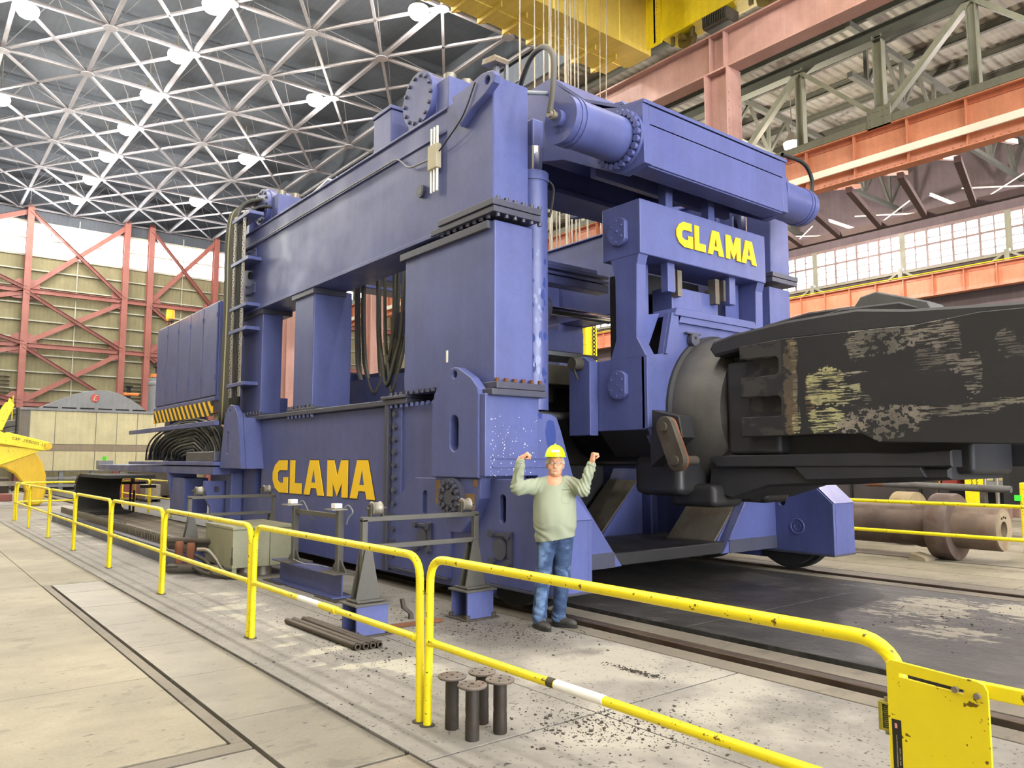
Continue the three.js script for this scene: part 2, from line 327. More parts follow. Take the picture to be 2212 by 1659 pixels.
// ================= other walls, far outside or hardly seen =================
{
  const w = struct('wall_left', -20, 0, -20);
  for (let z = -65; z < 27; z += 4) part('siding_sheet', box(-20.2, -20, 0, 23.4, z, z + 3.98), M.tan, w);
  const wf = struct('wall_front', 0, 0, 27);
  const HX0 = -10.4, HX1 = 20, HY = 15;
  part('siding_sheet', [box(-20, HX0, 0, 23.4, 27, 27.2), box(HX1, 47, 0, 23.4, 27, 27.2), box(HX0, HX1, HY, 23.4, 27, 27.2)], M.tan, wf);
  const pg = new THREE.BoxGeometry(2.1, 2.4, .02);           // glazed hangar door behind the photographer: the soft light on all front faces
  for (let x = HX0; x < HX1 - .1; x += 2.1667) for (let y = 0; y < HY - .1; y += 2.5) { stamp('pane', pg, M.pane, wf, [x + 1.083, y + 1.25, 27.05]); }
  for (let x = HX0; x < HX1 + .1; x += 2.1667) part('mullion', box(x - .04, x + .04, 0, HY, 27, 27.12), M.girt, wf);
  for (let y = 0; y < HY + .1; y += 2.5) part('transom', box(HX0, HX1, y - .05, y + .05, 27, 27.12), M.girt, wf);
}
// ================= right wall with its strip windows (x = 45) =================
{
  const w = struct('wall_right', 45, 0, -20);
  part('siding_sheet', [box(45, 45.2, 0, 12.55, -65, 27), box(45, 45.2, 14.7, 23.4, -65, 27)], std('#6f6468', { map: T.paint, roughness: .9 }), w);
  part('corrugated_band', box(44.93, 44.99, 11.9, 12.25, -65, 27), std('#98946c', { bumpMap: T.corr, bumpScale: .03, roughness: .8 }), w);
  const pz = 1.36, pu = new THREE.BoxGeometry(.02, .72, .62), pl = new THREE.BoxGeometry(.02, 1.14, .62), mt = paint('#8a7672');
  for (let i = -28; i < 33; i++) {
    const z = -25.5 + i * pz, post = ((i % 4) + 4) % 4 === 0;
    part('window_post', box(44.86, 45.02, 12.4, 14.75, z - (post ? .16 : .06), z + (post ? .16 : .06)), post ? M.green : mt, w);
    part('mullion', box(44.93, 45.0, 12.5, 14.7, z + pz / 2 - .035, z + pz / 2 + .035), mt, w);
    for (const k of [.34, 1.02]) { stamp('pane', pu, M.pane, w, [44.98, 14.24, z + k]); stamp('pane', pl, M.pane, w, [44.98, 13.16, z + k]); }
    part('glazing_bar', box(44.95, 45.0, 14.19, 14.235, z, z + pz), mt, w);
    part('glazing_bar', box(44.95, 45.0, 12.92, 12.965, z, z + pz), mt, w); part('glazing_bar', box(44.95, 45.0, 13.35, 13.395, z, z + pz), mt, w);
  }
  for (const [y0, y1] of [[12.4, 12.58], [13.74, 13.86], [14.62, 14.8]]) part('window_rail', box(44.88, 45.05, y0, y1, -65, 27), mt, w);
}
// ================= roof of the main bay: deck and space frame =================
{
  const roof = struct('ceiling', 0, 20, -20);
  part('roof_deck', box(-20.2, 21.6, 22.2, 22.4, -65.2, 27.2), M.deck, roof);
  part('roof_fascia', box(21.4, 21.6, 18.6, 22.2, -65, 27), M.deck, roof);
  const NX = [], NZ = []; for (let i = -6; i < 6; i++) NX.push(2.72 + 3.4 * i); for (let k = -9; k < 10; k++) NZ.push(-20.0 + 4.98 * k);
  NX.push(19.72 + 1.4);
  const Y = 20, zl = NZ[0] - .1, zh = NZ[NZ.length - 1];
  NX.forEach(x => part('chord', bar([x, Y, zl], [x, Y, zh], .17, .15), M.roofSteel, roof));
  NZ.forEach(z => part('chord', bar([NX[0], Y, z], [21.3, Y, z], .13, .13), M.roofSteel, roof));
  for (let s = -NZ.length; s < NX.length + NZ.length; s++) {            // diagonals through the nodes, both ways, as straight runs
    for (const d of [1, -1]) {
      const pts = [];
      for (let i = 0; i < NX.length - 1; i++) { const k = d > 0 ? i + s : s - i; if (k >= 0 && k < NZ.length) pts.push([NX[i], Y - .03, NZ[k]]); }
      if (pts.length > 1) part('diagonal', bar(pts[0], pts[pts.length - 1], .12, .10), M.roofSteel, roof);
    }
  }
  const gg = new THREE.CylinderGeometry(.30, .30, .03, 8);
  NX.slice(0, -1).forEach(x => NZ.forEach(z => { if (z < -18) stamp('gusset', gg, M.roofSteel, roof, [x, Y - .1, z]); }));
  const web = [];                                                 // thin web members up to the deck: too many and too faint to tell apart
  for (let i = 0; i < NX.length - 2; i++) for (let k = 0; k < NZ.length - 1; k++) { const c = V(NX[i] + 1.7, 21.9, NZ[k] + 2.49); for (const [a, b] of [[0, 0], [1, 0], [0, 1], [1, 1]]) web.push(bar([NX[i + a], Y, NZ[k + b]], c, .03, .03)); }
  const wm = part('web_members', web, std('#7d7c82', { roughness: .9 }), roof); wm.userData.kind = 'stuff';
  for (let k = 0; k < NZ.length - 1; k++) part('purlin', bar([-20, 21.95, NZ[k] + 2.49], [21.3, 21.95, NZ[k] + 2.49], .16, .26), M.deck, roof);
}
// ================= column line x = 21: columns and the maroon crane runway =================
for (let i = 0; i < 7; i++) {
  const z = -15.0 - 12 * i + 24;
  const t = thing('building_column', ['maroon steel column behind the upper crosshead of the blue machine', 'maroon steel column farther along under the crane runway'][i === 2 ? 0 : 1], 'column', [21, 0, z], i === 2 ? undefined : 'columns under the crane runway');
  part('flange', [box(20.62, 21.38, 0, 14.6, z - .46, z - .42), box(20.62, 21.38, 0, 14.6, z + .42, z + .46)], M.runway, t);
  part('web', box(20.98, 21.02, 0, 14.6, z - .42, z + .42), M.runway, t);
  if (i === 2) { const bg = new THREE.CylinderGeometry(.03, .03, .03, 6).rotateX(Math.PI / 2); for (let y = 8; y < 14; y += .3) for (const dx of [-.3, .3]) stamp('rivet', bg, M.runway, t, [21 + dx, y, z + .47]); }
}
{
  const t = thing('crane_runway_girder', 'deep maroon crane runway girder carrying the yellow crane, high on the right', 'girder', [21, 14.6, -15]);
  part('bottom_flange', box(20.7, 21.3, 14.6, 14.66, -64.5, 26.5), M.runway, t);
  part('top_flange', box(20.7, 21.3, 15.9, 15.96, -64.5, 26.5), M.runway, t);
  part('web', box(20.98, 21.02, 14.66, 15.9, -64.5, 26.5), M.runway, t);
  part('runway_rail', box(20.94, 21.06, 15.96, 16.1, -64.5, 26.5, .02), M.dullsteel, t);
  for (let z = -63; z < 26; z += 6) for (const d of [-.28, .28]) part('stiffener', box(20.72, 20.98, 14.66, 15.9, z + d - .015, z + d + .015), M.runway, t);
}
// ================= column line x = 27: green truss over the orange girder =================
{
  const t = thing('roof_truss', 'grey-green riveted steel truss standing on the upper orange girder', 'truss', [27, 13.6, -12]);
  part('bottom_chord', box(26.8, 27.2, 13.58, 13.86, -64, 26, .01), M.green, t);
  part('top_chord', ibar([27, 17.05, -64], [27, 17.05, 26], .45, .5), std('#55584f', { map: T.paint, roughness: .9 }), t);
  const zb = -12.56; let k = 0;
  for (let i = -8; i < 6; i++) {
    const z = zb + i * 6.22;
    part('vertical', ibar([27, 13.8, z], [27, 17, z], .3, .34), M.green, t); part('vertical', ibar([27, 13.8, z + 3.11], [27, 17, z + 3.11], .28, .3), M.green, t);
    part('diagonal', bar([27, 13.9, z], [27, 16.9, z + 3.11], .26, .22), M.green, t); part('diagonal', bar([27, 13.9, z], [27, 16.9, z - 3.11], .22, .16), M.green, t);
    const gp = part('gusset_plate', box(26.76, 26.8, 13.5, 14.25, z - .42, z + .42), M.green, t);
    if (i > -5 && i < 3) { const rg = new THREE.SphereGeometry(.028, 6, 4); for (const dz of [-.32, -.16, 0, .16, .32]) for (const y of [13.62, 13.85, 14.1]) stamp('rivet', rg, M.green, gp, [26.75, y, z + dz]); }
  }
}
function plateGirder(x, y0, y1, zs, label) {
  const t = thing('plate_girder', label, 'girder', [x, y0, -15]);
  part('web', box(x - .02, x + .02, y0, y1, -64, 26), M.orange, t);
  part('bottom_flange', box(x - .24, x + .24, y0 - .04, y0, -64, 26), M.orange, t);
  part('top_flange', box(x - .24, x + .24, y1, y1 + .05, -64, 26), M.orange, t);
  for (const z of zs) part('stiffener', box(x - .2, x - .02, y0, y1, z - .02, z + .02), M.orange, t);
  part('splice_strip', box(x - .05, x - .02, y0, y0 + .2, -64, 26), paint('#eaa084'), t); part('splice_strip', box(x - .05, x - .02, y1 - .18, y1, -64, 26), paint('#c06a48'), t);
  return t;
}
{
  const z1 = []; for (let z = -63; z < 26; z += 1.9) z1.push(z + .05);
  const g1 = plateGirder(27, 11.92, 13.5, z1, 'upper orange plate girder with stiffeners under the green truss');
  const rg = new THREE.SphereGeometry(.03, 6, 4), W = g1.children[0];
  for (let z = -22; z < -5; z += .24) stamp('rivet', rg, M.orange, W, [26.94, 12.02, z]);
  const z2 = []; for (let z = -63; z < 26; z += 1.58) z2.push(z + .6);
  plateGirder(44.2, 10.7, 11.85, z2, 'lower orange plate girder below the window strip on the right wall');
  single('conductor_cover', box(26.62, 26.7, 12.25, 12.52, -64, 26, .02), std('#fbf6e4', { roughness: .5 }), 'long straight cream-white strip fixed along the upper orange girder', 'conductor strip', undefined, [26.66, 12.4, -12]);
  const wg = thing('wall_bracing', 'grey-green knee braces and rail between windows and lower orange girder', 'bracing', [44.5, 11.85, -20]);
  part('rail', box(44.45, 44.6, 12.3, 12.42, -64, 26), M.green, wg); part('cable', rod([44.1, 12.0, -64], [44.1, 12.0, 26], .03), M.yellow, wg);
  for (let i = 0; i < 9; i++) { const z = -25.5 + (i - 3) * 5.44 + 0; part('post', box(44.4, 44.65, 11.9, 12.6, z - .12, z + .12), M.green, wg); for (const s of [-1, 1]) part('knee_brace', bar([44.5, 11.92, z + s * .9], [44.5, 12.38, z + s * .2], .12, .12), M.green, wg); }
}
// ================= roof of the side bay =================
{
  const r = struct('ceiling_side_bay', 33, 18.6, -20);
  const dk = std('#8e8c83', { map: T.paint, bumpMap: T.corrX, bumpScale: .08, roughness: .85 });
  part('roof_deck', box(21.6, 45.2, 18.6, 18.75, -65, 27.2), dk, r);
  const pm = std('#5d5f58', { map: T.paint, roughness: .9 });
  for (let x = 23.4; x < 45; x += 2.2) part('purlin', ibar([x, 18.42, -64.8], [x, 18.42, 26.8], .16, .3), pm, r);
  for (let i = -2; i < 2; i++) {
    const z = -12.56 + i * 6.22 - 1.2;
    const t = thing('cross_truss', ['farthest', 'second farthest', 'second nearest', 'nearest'][i + 2] + ' dark steel truss crossing the side bay behind the green truss', 'truss', [36, 16.5, z]);
    part('chord', [bar([27.2, 18.1, z], [44.7, 18.1, z], .2, .24), bar([27.2, 16.1, z], [44.7, 16.1, z], .2, .2)], pm, t);
    for (let x = 28.5; x < 44; x += 3) { part('vertical', bar([x, 16.1, z], [x, 18.1, z], .14, .14), pm, t); part('diagonal', bar([x, 16.1, z], [x + 1.5, 18.1, z], .12, .12), pm, t); part('diagonal', bar([x + 1.5, 18.1, z], [x + 3, 16.1, z], .12, .12), pm, t); }
  }
  // lattice of struts under the upper orange girder
  for (let i = 0; i < 14; i++) { const z = -26 + i * 1.9; if (z > -20.5 && z < -7) single('outrigger_strut', bar([27.35, 11.98, z], [30.4, 12.9, z - .6], .14, .16), M.orange, 'rust-orange strut below the upper orange girder, ' + ['first', 'second', 'third', 'fourth', 'fifth', 'sixth', 'seventh'][i - 3] + ' counted from the far end', 'strut', undefined, [27.35, 11.98, z]); }
  for (let i = 0; i < 5; i++) { const z = -17.9 + i * 1.9; single('floor_brace', bar([27.4, 11.78, z], [33.4, 11.98, z - 1.75], .22, .22), std('#6c5a5a', { map: T.paint, roughness: .9 }), 'dull purple-brown brace slanting down from the upper orange girder, ' + ['first', 'second', 'third', 'fourth', 'fifth'][i] + ' counted from the far end', 'brace', undefined, [27.4, 11.78, z]); }
  single('floor_edge_beam', box(33.3, 33.6, 11.85, 12.15, -30, 0), std('#5b4d50', { map: T.paint, roughness: .9 }), 'long dim beam behind the braces below the upper orange girder', 'beam', undefined, [33.4, 12, -15]);
}
// ================= high-bay lamps =================
M.glow = new THREE.MeshStandardMaterial({ color: '#fffbe6', emissive: '#fff8d8', emissiveIntensity: 24, roughness: .5 });
M.lampShell = std('#8d8a80', { metalness: .4, roughness: .5 });
const LAMPS = [];
{
  const shell = prep(lathe('y', [[.02, .5], [.10, .5], [.13, .38], [.26, .25], [.36, .06], [.345, .06], [.25, .22], [.02, .24]], 0, 0, 20));
  const glow = prep(lathe('y', [[0, -.42], [.18, -.40], [.32, -.32], [.41, -.18], [.43, -.06], [.40, .04], [0, .06]], 0, 0, 20));
  const hook = prep(rod([0, .48, 0], [0, 2.0, 0], .03, 8));
  const place = (x, z) => {
    const y = 20.0, seen = z < -24 && x > 2;
    const t = thing('high_bay_lamp', 'lit high-bay lamp hanging from the roof grid', 'lamp', [x, y, z], 'high-bay lamps of the main bay');
    for (const [n, g, m] of [['shade', shell, M.lampShell], ['lens', glow, M.glow], ['hanger', hook, M.lampShell]]) { const o = flags(new THREE.Mesh(g, m)); o.name = n; t.add(o); ORG.set(o, V(x, y, z)); if (n === 'lens') o.position.y = .03; }
    const L = new THREE.PointLight('#fff9ec', LAMP_CD, 0, 2); L.position.set(0, -.45, 0); t.add(L);
    L.castShadow = true; L.shadow.radius = 18; L.shadow.mapSize.set(512, 512);
    LAMPS.push(t);
  };
  for (let z = -60.4; z < 25; z += 4.97) { place(9.0, z); }
  for (let z = -55.6;  z < 25; z += 9.94) { if (z < 14) place(3.2, z + 10); place(15.7, z); place(-10, z); }
  for (let z = -58; z < 25; z += 9.94) place(-3.4, z);
  // name each of the lamps the photograph shows
  const say = [[3.2, -35.7, 'large glaring high-bay lamp in the top left corner of the hall'], [3.2, -45.66, 'high-bay lamp cut by the left edge of the picture'], [15.7, -25.8, 'bright high-bay lamp nearest the yellow crane, top centre'], [15.7, -35.7, 'high-bay lamp straight above the rear half of the blue machine'], [15.7, -45.66, 'second high-bay lamp down the row above the blue machine'], [15.7, -55.6, 'smallest, lowest high-bay lamp of the row above the blue machine']];
  for (const t of LAMPS) {
    const s = say.find(q => Math.hypot(q[0] - t.position.x, q[1] - t.position.z) < 2.4);
    if (s) { t.userData.label = s[2]; delete t.userData.group; }
    else if (t.position.x === 9 && t.position.z < -28) { const k = Math.round((t.position.z + 60.4) / 4.97); t.userData.label = ['lowest and farthest lamp of the long lamp row at left, by the far windows', 'second lamp from the far end of the long lamp row at left', 'third lamp from the far end of the long lamp row at left', 'fourth lamp from the far end, middle of the long lamp row', 'fifth lamp from the far end of the long lamp row at left', 'second nearest lamp of the long lamp row at left', 'nearest lamp of the long lamp row, at the top edge of the picture'][k]; delete t.userData.group; }
    else t.userData.label = 'high-bay lamp of the main bay hanging outside the picture';
  }
}
// lamp of the side bay, and the fluorescent tubes there
{
  const t = thing('high_bay_lamp', 'glaring lamp in the side bay beside the green truss', 'lamp', [29.5, 15.3, -17.6]);
  part('shade', lathe('y', [[.02, 15.8], [.12, 15.75], [.36, 15.3], [.34, 15.3], [.02, 15.6]], 29.5, -17.6, 18), M.lampShell, t); part('lens', lathe('y', [[0, 14.95], [.2, 14.98], [.33, 15.1], [.36, 15.3], [0, 15.34]], 29.5, -17.6, 18), M.glow, t); part('hanger', rod([29.5, 15.75, -17.6], [29.5, 18.6, -17.6], .02, 6), M.lampShell, t);
  const L = new THREE.PointLight('#fff4dc', 400, 0, 2); L.position.set(0, -.4, 0); L.shadow.radius = 15; L.castShadow = true; t.add(L);
  M.tube = new THREE.MeshStandardMaterial({ color: '#fff4ee', emissive: '#ffeee6', emissiveIntensity: 1.2 });
  [[[36, 12.76, -21.72], [36, 13.58, -20.5], 'steep tube of the left-hand crossed pair above the far windows'], [[36.15, 13.33, -21.65], [36.15, 12.77, -19.0], 'flatter tube of the left-hand crossed pair above the far windows'],
    [[36.15, 13.58, -18.35], [36.15, 12.79, -14.5], 'flatter tube of the middle crossed pair above the far windows'], [[36, 12.78, -17.28], [36, 13.61, -15.66], 'steep tube of the middle crossed pair above the far windows'],
    [[36.15, 13.62, -13.48], [36.15, 13.04, -11.0], 'flatter tube of the right-hand crossed pair above the far windows'], [[36, 12.84, -12.63], [36, 13.55, -11.0], 'steep tube of the right-hand crossed pair above the far windows']].forEach(([p, q, w]) => {
    const c = p.map((a, j) => (a + q[j]) / 2), d = thing('tube_light', w, 'tube light', c);
    part('tube', rod(p, q, .022, 8), M.tube, d); part('fitting', bar([p[0] + .03, p[1] + .03, p[2]], [q[0] + .03, q[1] + .03, q[2]], .05, .04), M.galv, d);
  });
  for (const [p, q, w] of [[[35.8, 13.61, -19.52], [35.8, 12.76, -18.07], 'left one of two slanting white strip lights above the far windows'], [[35.8, 13.62, -14.68], [35.8, 12.78, -13.53], 'right one of two slanting white strip lights above the far windows']]) {
    const d = thing('strip_light', w, 'strip light', [35.8, 13.2, p[2]]);
    part('housing', bar([p[0] + .05, p[1], p[2]], [q[0] + .05, q[1], q[2]], .05, .15), M.white, d); for (const o of [-.04, .04]) part('tube', rod([p[0], p[1] + o, p[2]], [q[0], q[1] + o, q[2]], .014, 8), M.tube, d);
  }
  for (let i = 0; i < 4; i++) { const z = -40 + i * 16, L = new THREE.PointLight('#ffeee6', 500, 0, 2); L.position.set(36, 15.5, z); const f = thing('high_bay_lamp', 'lamp of the side bay hidden behind girder and machine', 'lamp', [36, 15.6, z], 'lamps of the side bay'); part('shade', lathe('y', [[.02, 16.1], [.12, 16.05], [.36, 15.6], [.34, 15.6], [.02, 15.9]], 36, z, 14), M.lampShell, f); part('lens', cyl('y', .34, 15.6, 15.64, 36, z), M.glow, f); part('hanger', rod([36, 16.0, z], [36, 18.6, z], .02, 6), M.lampShell, f); f.add(L); L.position.set(0, -.1, 0); L.shadow.radius = 15; L.castShadow = true; }
}
// ================= the forging manipulator =================
const CX = 8.45, mir = g => mirrorX(g, CX);
const both = gs => { const l = (Array.isArray(gs) ? gs.flat(Infinity) : [gs]); return [l, l.map(mir)]; };
const mani = thing('forging_manipulator', 'huge blue rail-bound forging manipulator with yellow lettering and black gripper arm', 'machine', [CX, 0, -11]);
const hexS = new THREE.CylinderGeometry(.014, .014, .03, 6).rotateZ(Math.PI / 2), hexX = new THREE.CylinderGeometry(.045, .045, .05, 6).rotateZ(Math.PI / 2), hexXs = new THREE.CylinderGeometry(.028, .028, .04, 6).rotateZ(Math.PI / 2), hexY = new THREE.CylinderGeometry(.028, .028, .05, 6), hexZ = new THREE.CylinderGeometry(.028, .028, .04, 6).rotateX(Math.PI / 2);
[hexS, hexX, hexXs, hexY, hexZ].forEach(g => prep(g));
// --- hull: side boxes, end wall, front frame ---
const FZ = -7.0, RZ = -15.2;
{
  const side = prism('x', [[RZ, .16], [FZ - .17, .16], [FZ - .17, 2.44], [RZ, 2.44]], 5.40, 5.95, .015, [[[-14.62, 1.05], [-14.24, 1.05], [-14.24, 1.98], [-14.62, 1.98]]]);
  const [L, R] = both(side);
  for (const [g, s] of [[L, 1], [R, -1]]) {
    const X = x => s > 0 ? x : 2 * CX - x, bx = (a, b, ...r) => box(Math.min(X(a), X(b)), Math.max(X(a), X(b)), ...r);
    const h = part('hull_side', g, M.blue, mani);
    part('slot_back', bx(5.60, 5.64, .95, 2.05, -14.8, -14.1), M.blue, h);
    part('top_flange', bx(5.30, 6.0, 2.44, 2.515, RZ - .02, -8.9, .012), M.flange, h);
    part('top_flange', bx(5.27, 6.0, 2.515, 2.56, -9.55, -8.9, .01), M.flange, h);
    for (const [a, b] of [[-15.1, -14.25], [-12.95, -11.8]]) part('foot_plate', bx(5.31, 6.0, 2.515, 2.56, a, b, .01), M.flange, h);
    part('seam_rib', bx(5.31, 5.42, .2, 2.45, -9.50, -9.40, .01), M.flange, h);
    part('joint_strip', bx(5.37, 5.42, .2, 2.42, -9.38, -9.13, .01), M.blue, h);
    if (s > 0) {
      for (let y = .42; y < 2.4; y += .172) stamp('bolt', hexX, M.flange, h, [5.35, y, -9.27]);
      for (let z = -9.35; z < -8.15; z += .135) { stamp('bolt', hexY, M.flange, h, [5.33, 2.58, z]); stamp('bolt', hexY, M.blue, h, [5.34, 2.42, z]); }
      for (let z = -12.9; z < -11.8; z += .16) { stamp('bolt', hexY, M.flange, h, [5.33, 2.58, z]); stamp('bolt', hexY, M.blue, h, [5.34, 2.42, z]); }
      for (let z = -15.05; z < -14.2; z += .16) stamp('bolt', hexY, M.flange, h, [5.33, 2.58, z]);
    }
  }
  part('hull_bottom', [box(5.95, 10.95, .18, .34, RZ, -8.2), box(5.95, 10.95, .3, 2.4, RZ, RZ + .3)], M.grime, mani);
  part('inner_wall', box(6.4, 6.44, .34, 3.1, -14.9, -9.2), M.blue, mani); part('inner_wall', box(10.46, 10.5, .34, 3.1, -14.9, -9.2), M.blue, mani);
  // front plates: left and right cheeks with a sloping inner edge, and the sill between them
  const prof = [[5.98, .33], [7.40, .33], [6.62, 1.30], [6.36, 2.04], [6.29, 2.2], [6.2, 2.235], [6.02, 2.24], [5.98, 2.30]];
  const [Lf, Rf] = both([prism('z', prof, FZ - .16, FZ, .012), box(5.2, 6.0, 1.5, 2.44, FZ - .16, FZ, .012)]);
  const fl = part('front_cheek', Lf, M.blue, mani), fr = part('front_cheek', Rf, M.blue, mani);
  part('weld_band', [prism('z', [[5.3, 1.60], [6.1, 1.60], [6.17, 1.63], [6.19, 1.66], [6.17, 1.69], [6.1, 1.72], [5.3, 1.72], [5.3, 1.70], [6.1, 1.70], [6.15, 1.66], [6.1, 1.62], [5.3, 1.62]], FZ, FZ + .012)], M.blue, fl);
  // sloping grimy faces inside the opening
  for (const s of [1, -1]) for (const [z0, z1, k] of [[-8.05, -7.16, 0], [-10.1, -9.4, 1]]) {
    const xa = 6.45 + k * .05, pts = [[5.98, .34], [xa + 1.03, .34], [xa + .05, 1.32], [xa - .3, 2.0], [5.98, 2.0]].map(([x, y]) => [s > 0 ? x : 2 * CX - x, y]);
    const g = prism('z', pts, z0, z1, .01); part('sloped_rib', g, k ? M.blue : M.blue, mani);
    const w = prism('z', [[xa + 1.045, .35], [xa + 1.065, .365], [xa + .07, 1.335], [xa + .05, 1.32]].map(([x, y]) => [s > 0 ? x : 2 * CX - x, y]), z0 + .01, z1 - .01);
    part('worn_chute_face', w, std('#77736c', { map: T.steel, roughness: .8 }), mani);
  }
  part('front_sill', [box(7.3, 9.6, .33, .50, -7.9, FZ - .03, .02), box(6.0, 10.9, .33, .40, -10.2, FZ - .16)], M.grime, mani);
  part('sill_band', box(6.02, 7.25, .33, .52, FZ - .02, FZ + .012), M.flange, mani); part('sill_band', box(9.65, 10.88, .33, .52, FZ - .02, FZ + .012), M.flange, mani);
}
// --- upper side frames: columns and beams ---
{
  for (const s of [1, -1]) {
    const X = x => s > 0 ? x : 2 * CX - x, bx = (a, b, ...r) => box(Math.min(X(a), X(b)), Math.max(X(a), X(b)), ...r);
    const px = (pts, a, b, bev, holes) => prism('x', pts, Math.min(X(a), X(b)), Math.max(X(a), X(b)), bev, holes);
    const col = part('front_column', [bx(5.35, 5.94, 2.56, 4.50, -9.05, -7.03, .02)], M.blue, mani);
    part('column_cap', bx(5.30, 5.93, 4.40, 4.50, -9.12, -7.10, .01), M.flange, col);
    part('base_flange', [bx(5.31, 6.05, 2.50, 2.58, -7.7, -6.93, .008), bx(5.24, 6.06, 2.42, 2.495, -7.7, -6.92, .008)], M.flange, col);
    part('joint_flange', [bx(5.25, 5.99, 4.64, 4.72, -8.1, -6.93, .008), bx(5.27, 5.99, 4.56, 4.635, -8.3, -6.94, .008)], M.flange, col);
    if (s > 0) {
      for (let x = 5.36; x < 6.04; x += .128) { stamp('bolt', hexY, M.rust, col, [x, 2.6, -6.98]); stamp('bolt', hexY, M.flange, col, [x, 4.74, -6.98]); stamp('bolt', hexY, M.flange, col, [x, 4.545, -6.98]); }
      for (let z = -8.1; z < -7; z += .14) stamp('bolt', hexY, M.flange, col, [5.33, 4.545, z]);
    }
    part('middle_column', [bx(5.35, 6.05, 2.56, 4.56, -12.78, -12.0, .02)], M.blue, mani);
    part('rear_column', [bx(5.35, 5.75, 2.56, 4.56, -15.3, -14.3, .02)], M.blue, mani);
    if (s > 0) for (const [a, b] of [[-12.85, -11.95], [-15.35, -14.25]]) part('column_cap', bx(5.31, 5.92, 4.46, 4.56, a, b, .01), M.flange, mani);
    // upper longitudinal beam with the raised front head
    const beam = part('upper_beam', px([[-15.5, 4.56], [-8.0, 4.56], [-8.0, 6.22], [-15.5, 6.22]], 5.35, 5.95, .02, []), M.blue, mani);
    part('weld_ledge', [bx(5.325, 5.36, 5.90, 5.925, -15.5, -8.02), bx(5.29, 5.37, 4.55, 4.61, -15.5, -8.05, .008)], M.blue, beam);
    part('top_plate', bx(5.32, 6.0, 6.20, 6.235, -15.52, -8.0, .008), M.blue, beam);
    const head = part('beam_head', px([[-8.03, 4.72], [-7.03, 4.72], [-7.03, 6.26], [-7.16, 6.34], [-7.6, 6.24], [-8.03, 6.24]], 5.33, 5.87, .015), M.blue, mani);
    const lug = part('lifting_lug', px([[-7.55, 5.80], [-7.32, 5.93], [-7.02, 6.02], [-6.86, 6.10], [-6.83, 6.18], [-6.88, 6.25], [-6.98, 6.28], [-7.12, 6.30], [-7.45, 6.25], [-7.75, 6.24]].map(([z, y]) => [z - .05, y]), 5.24, 5.34, .012, [[-7.04, 6.17, .05]]), M.blue, head);
    if (s > 0) {
      // access covers, oval ports, small plates and conduit box
      part('port_ring', [cyl('x', .085, 5.30, 5.36, 5.27, -8.62, .085, 20)], M.flange, beam); part('port_hole', cyl('x', .06, 5.295, 5.32, 5.27, -8.62, .06, 20), M.flange, beam);
      part('port_ring', cyl('x', .075, 5.31, 5.36, 5.33, -15.0, .075, 20), M.dark, beam);
      part('access_cover', bx(5.335, 5.36, 5.68, 5.84, -15.25, -14.75, .006), M.blue, beam); part('access_cover', bx(5.335, 5.36, 4.95, 5.15, -15.25, -14.75, .006), M.blue, beam);
      for (const y of [5.7, 5.82, 4.97, 5.13]) for (const z of [-15.2, -14.8]) stamp('bolt', hexXs, M.flange, beam, [5.33, y, z]);
      const jb = part('junction_box', bx(5.25, 5.33, 5.45, 5.78, -8.36, -8.14, .012), std('#b3ab94', { roughness: .6 }), mani);
      for (const z of [-8.32, -8.25, -8.18]) for (const [a, b] of [[5.78, 6.02], [5.15, 5.45]]) part('conduit', rod([5.29, a, z], [5.29, b, z], .018, 8), M.white, jb);
      part('conduit', pipe([[5.29, 5.62, -8.36], [5.29, 5.66, -8.9], [5.29, 5.9, -9.2], [5.29, 5.905, -15.4]], .013, .12, 8), M.greyPaint, mani);
      part('cable', tube([[5.22, 6.22, -7.25], [5.22, 5.9, -7.5], [5.25, 5.72, -7.9], [5.28, 5.66, -8.12]], .010, 24, 6), M.rubber, mani);
      part('paint_scar', [bx(5.345, 5.352, 2.9, 3.05, -8.02, -7.98)], M.white, mani);
    }
    // lift cylinder inside the front column
    const cy = part('lift_cylinder', [cyl('y', .20, 2.30, 5.32, X(6.22), -7.38, .20, 28), cyl('y', .215, 5.22, 5.34, X(6.22), -7.38, .215, 28)], M.blue, mani);
    part('rod', cyl('y', .125, 5.32, 5.68, X(6.22), -7.36, .125, 24), M.chrome, cy);
    part('rod_eye', bx(6.13, 6.33, 5.66, 6.05, -7.46, -7.26, .03), M.blue, cy);
    if (s > 0) part('drain_hose', tube([[6.40, 5.30, -7.30], [6.46, 5.2, -7.24], [6.46, 5.0, -7.25], [6.43, 4.8, -7.28]], .015, 20, 6), M.rubber, cy);
  }
  // cross beams that tie the two sides together
  part('cross_beam', [box(5.9, 11.0, 5.92, 6.30, -9.3, -8.8, .02), box(5.9, 11.0, 5.84, 5.92, -9.4, -8.7, .01)], M.blue, mani);
  part('cross_beam', box(5.9, 11.0, 5.4, 6.2, -15.4, -14.8, .02), M.blue, mani);
  part('cross_beam', box(5.9, 11.0, 4.9, 5.5, -12.6, -12.1, .02), M.blue, mani);
}
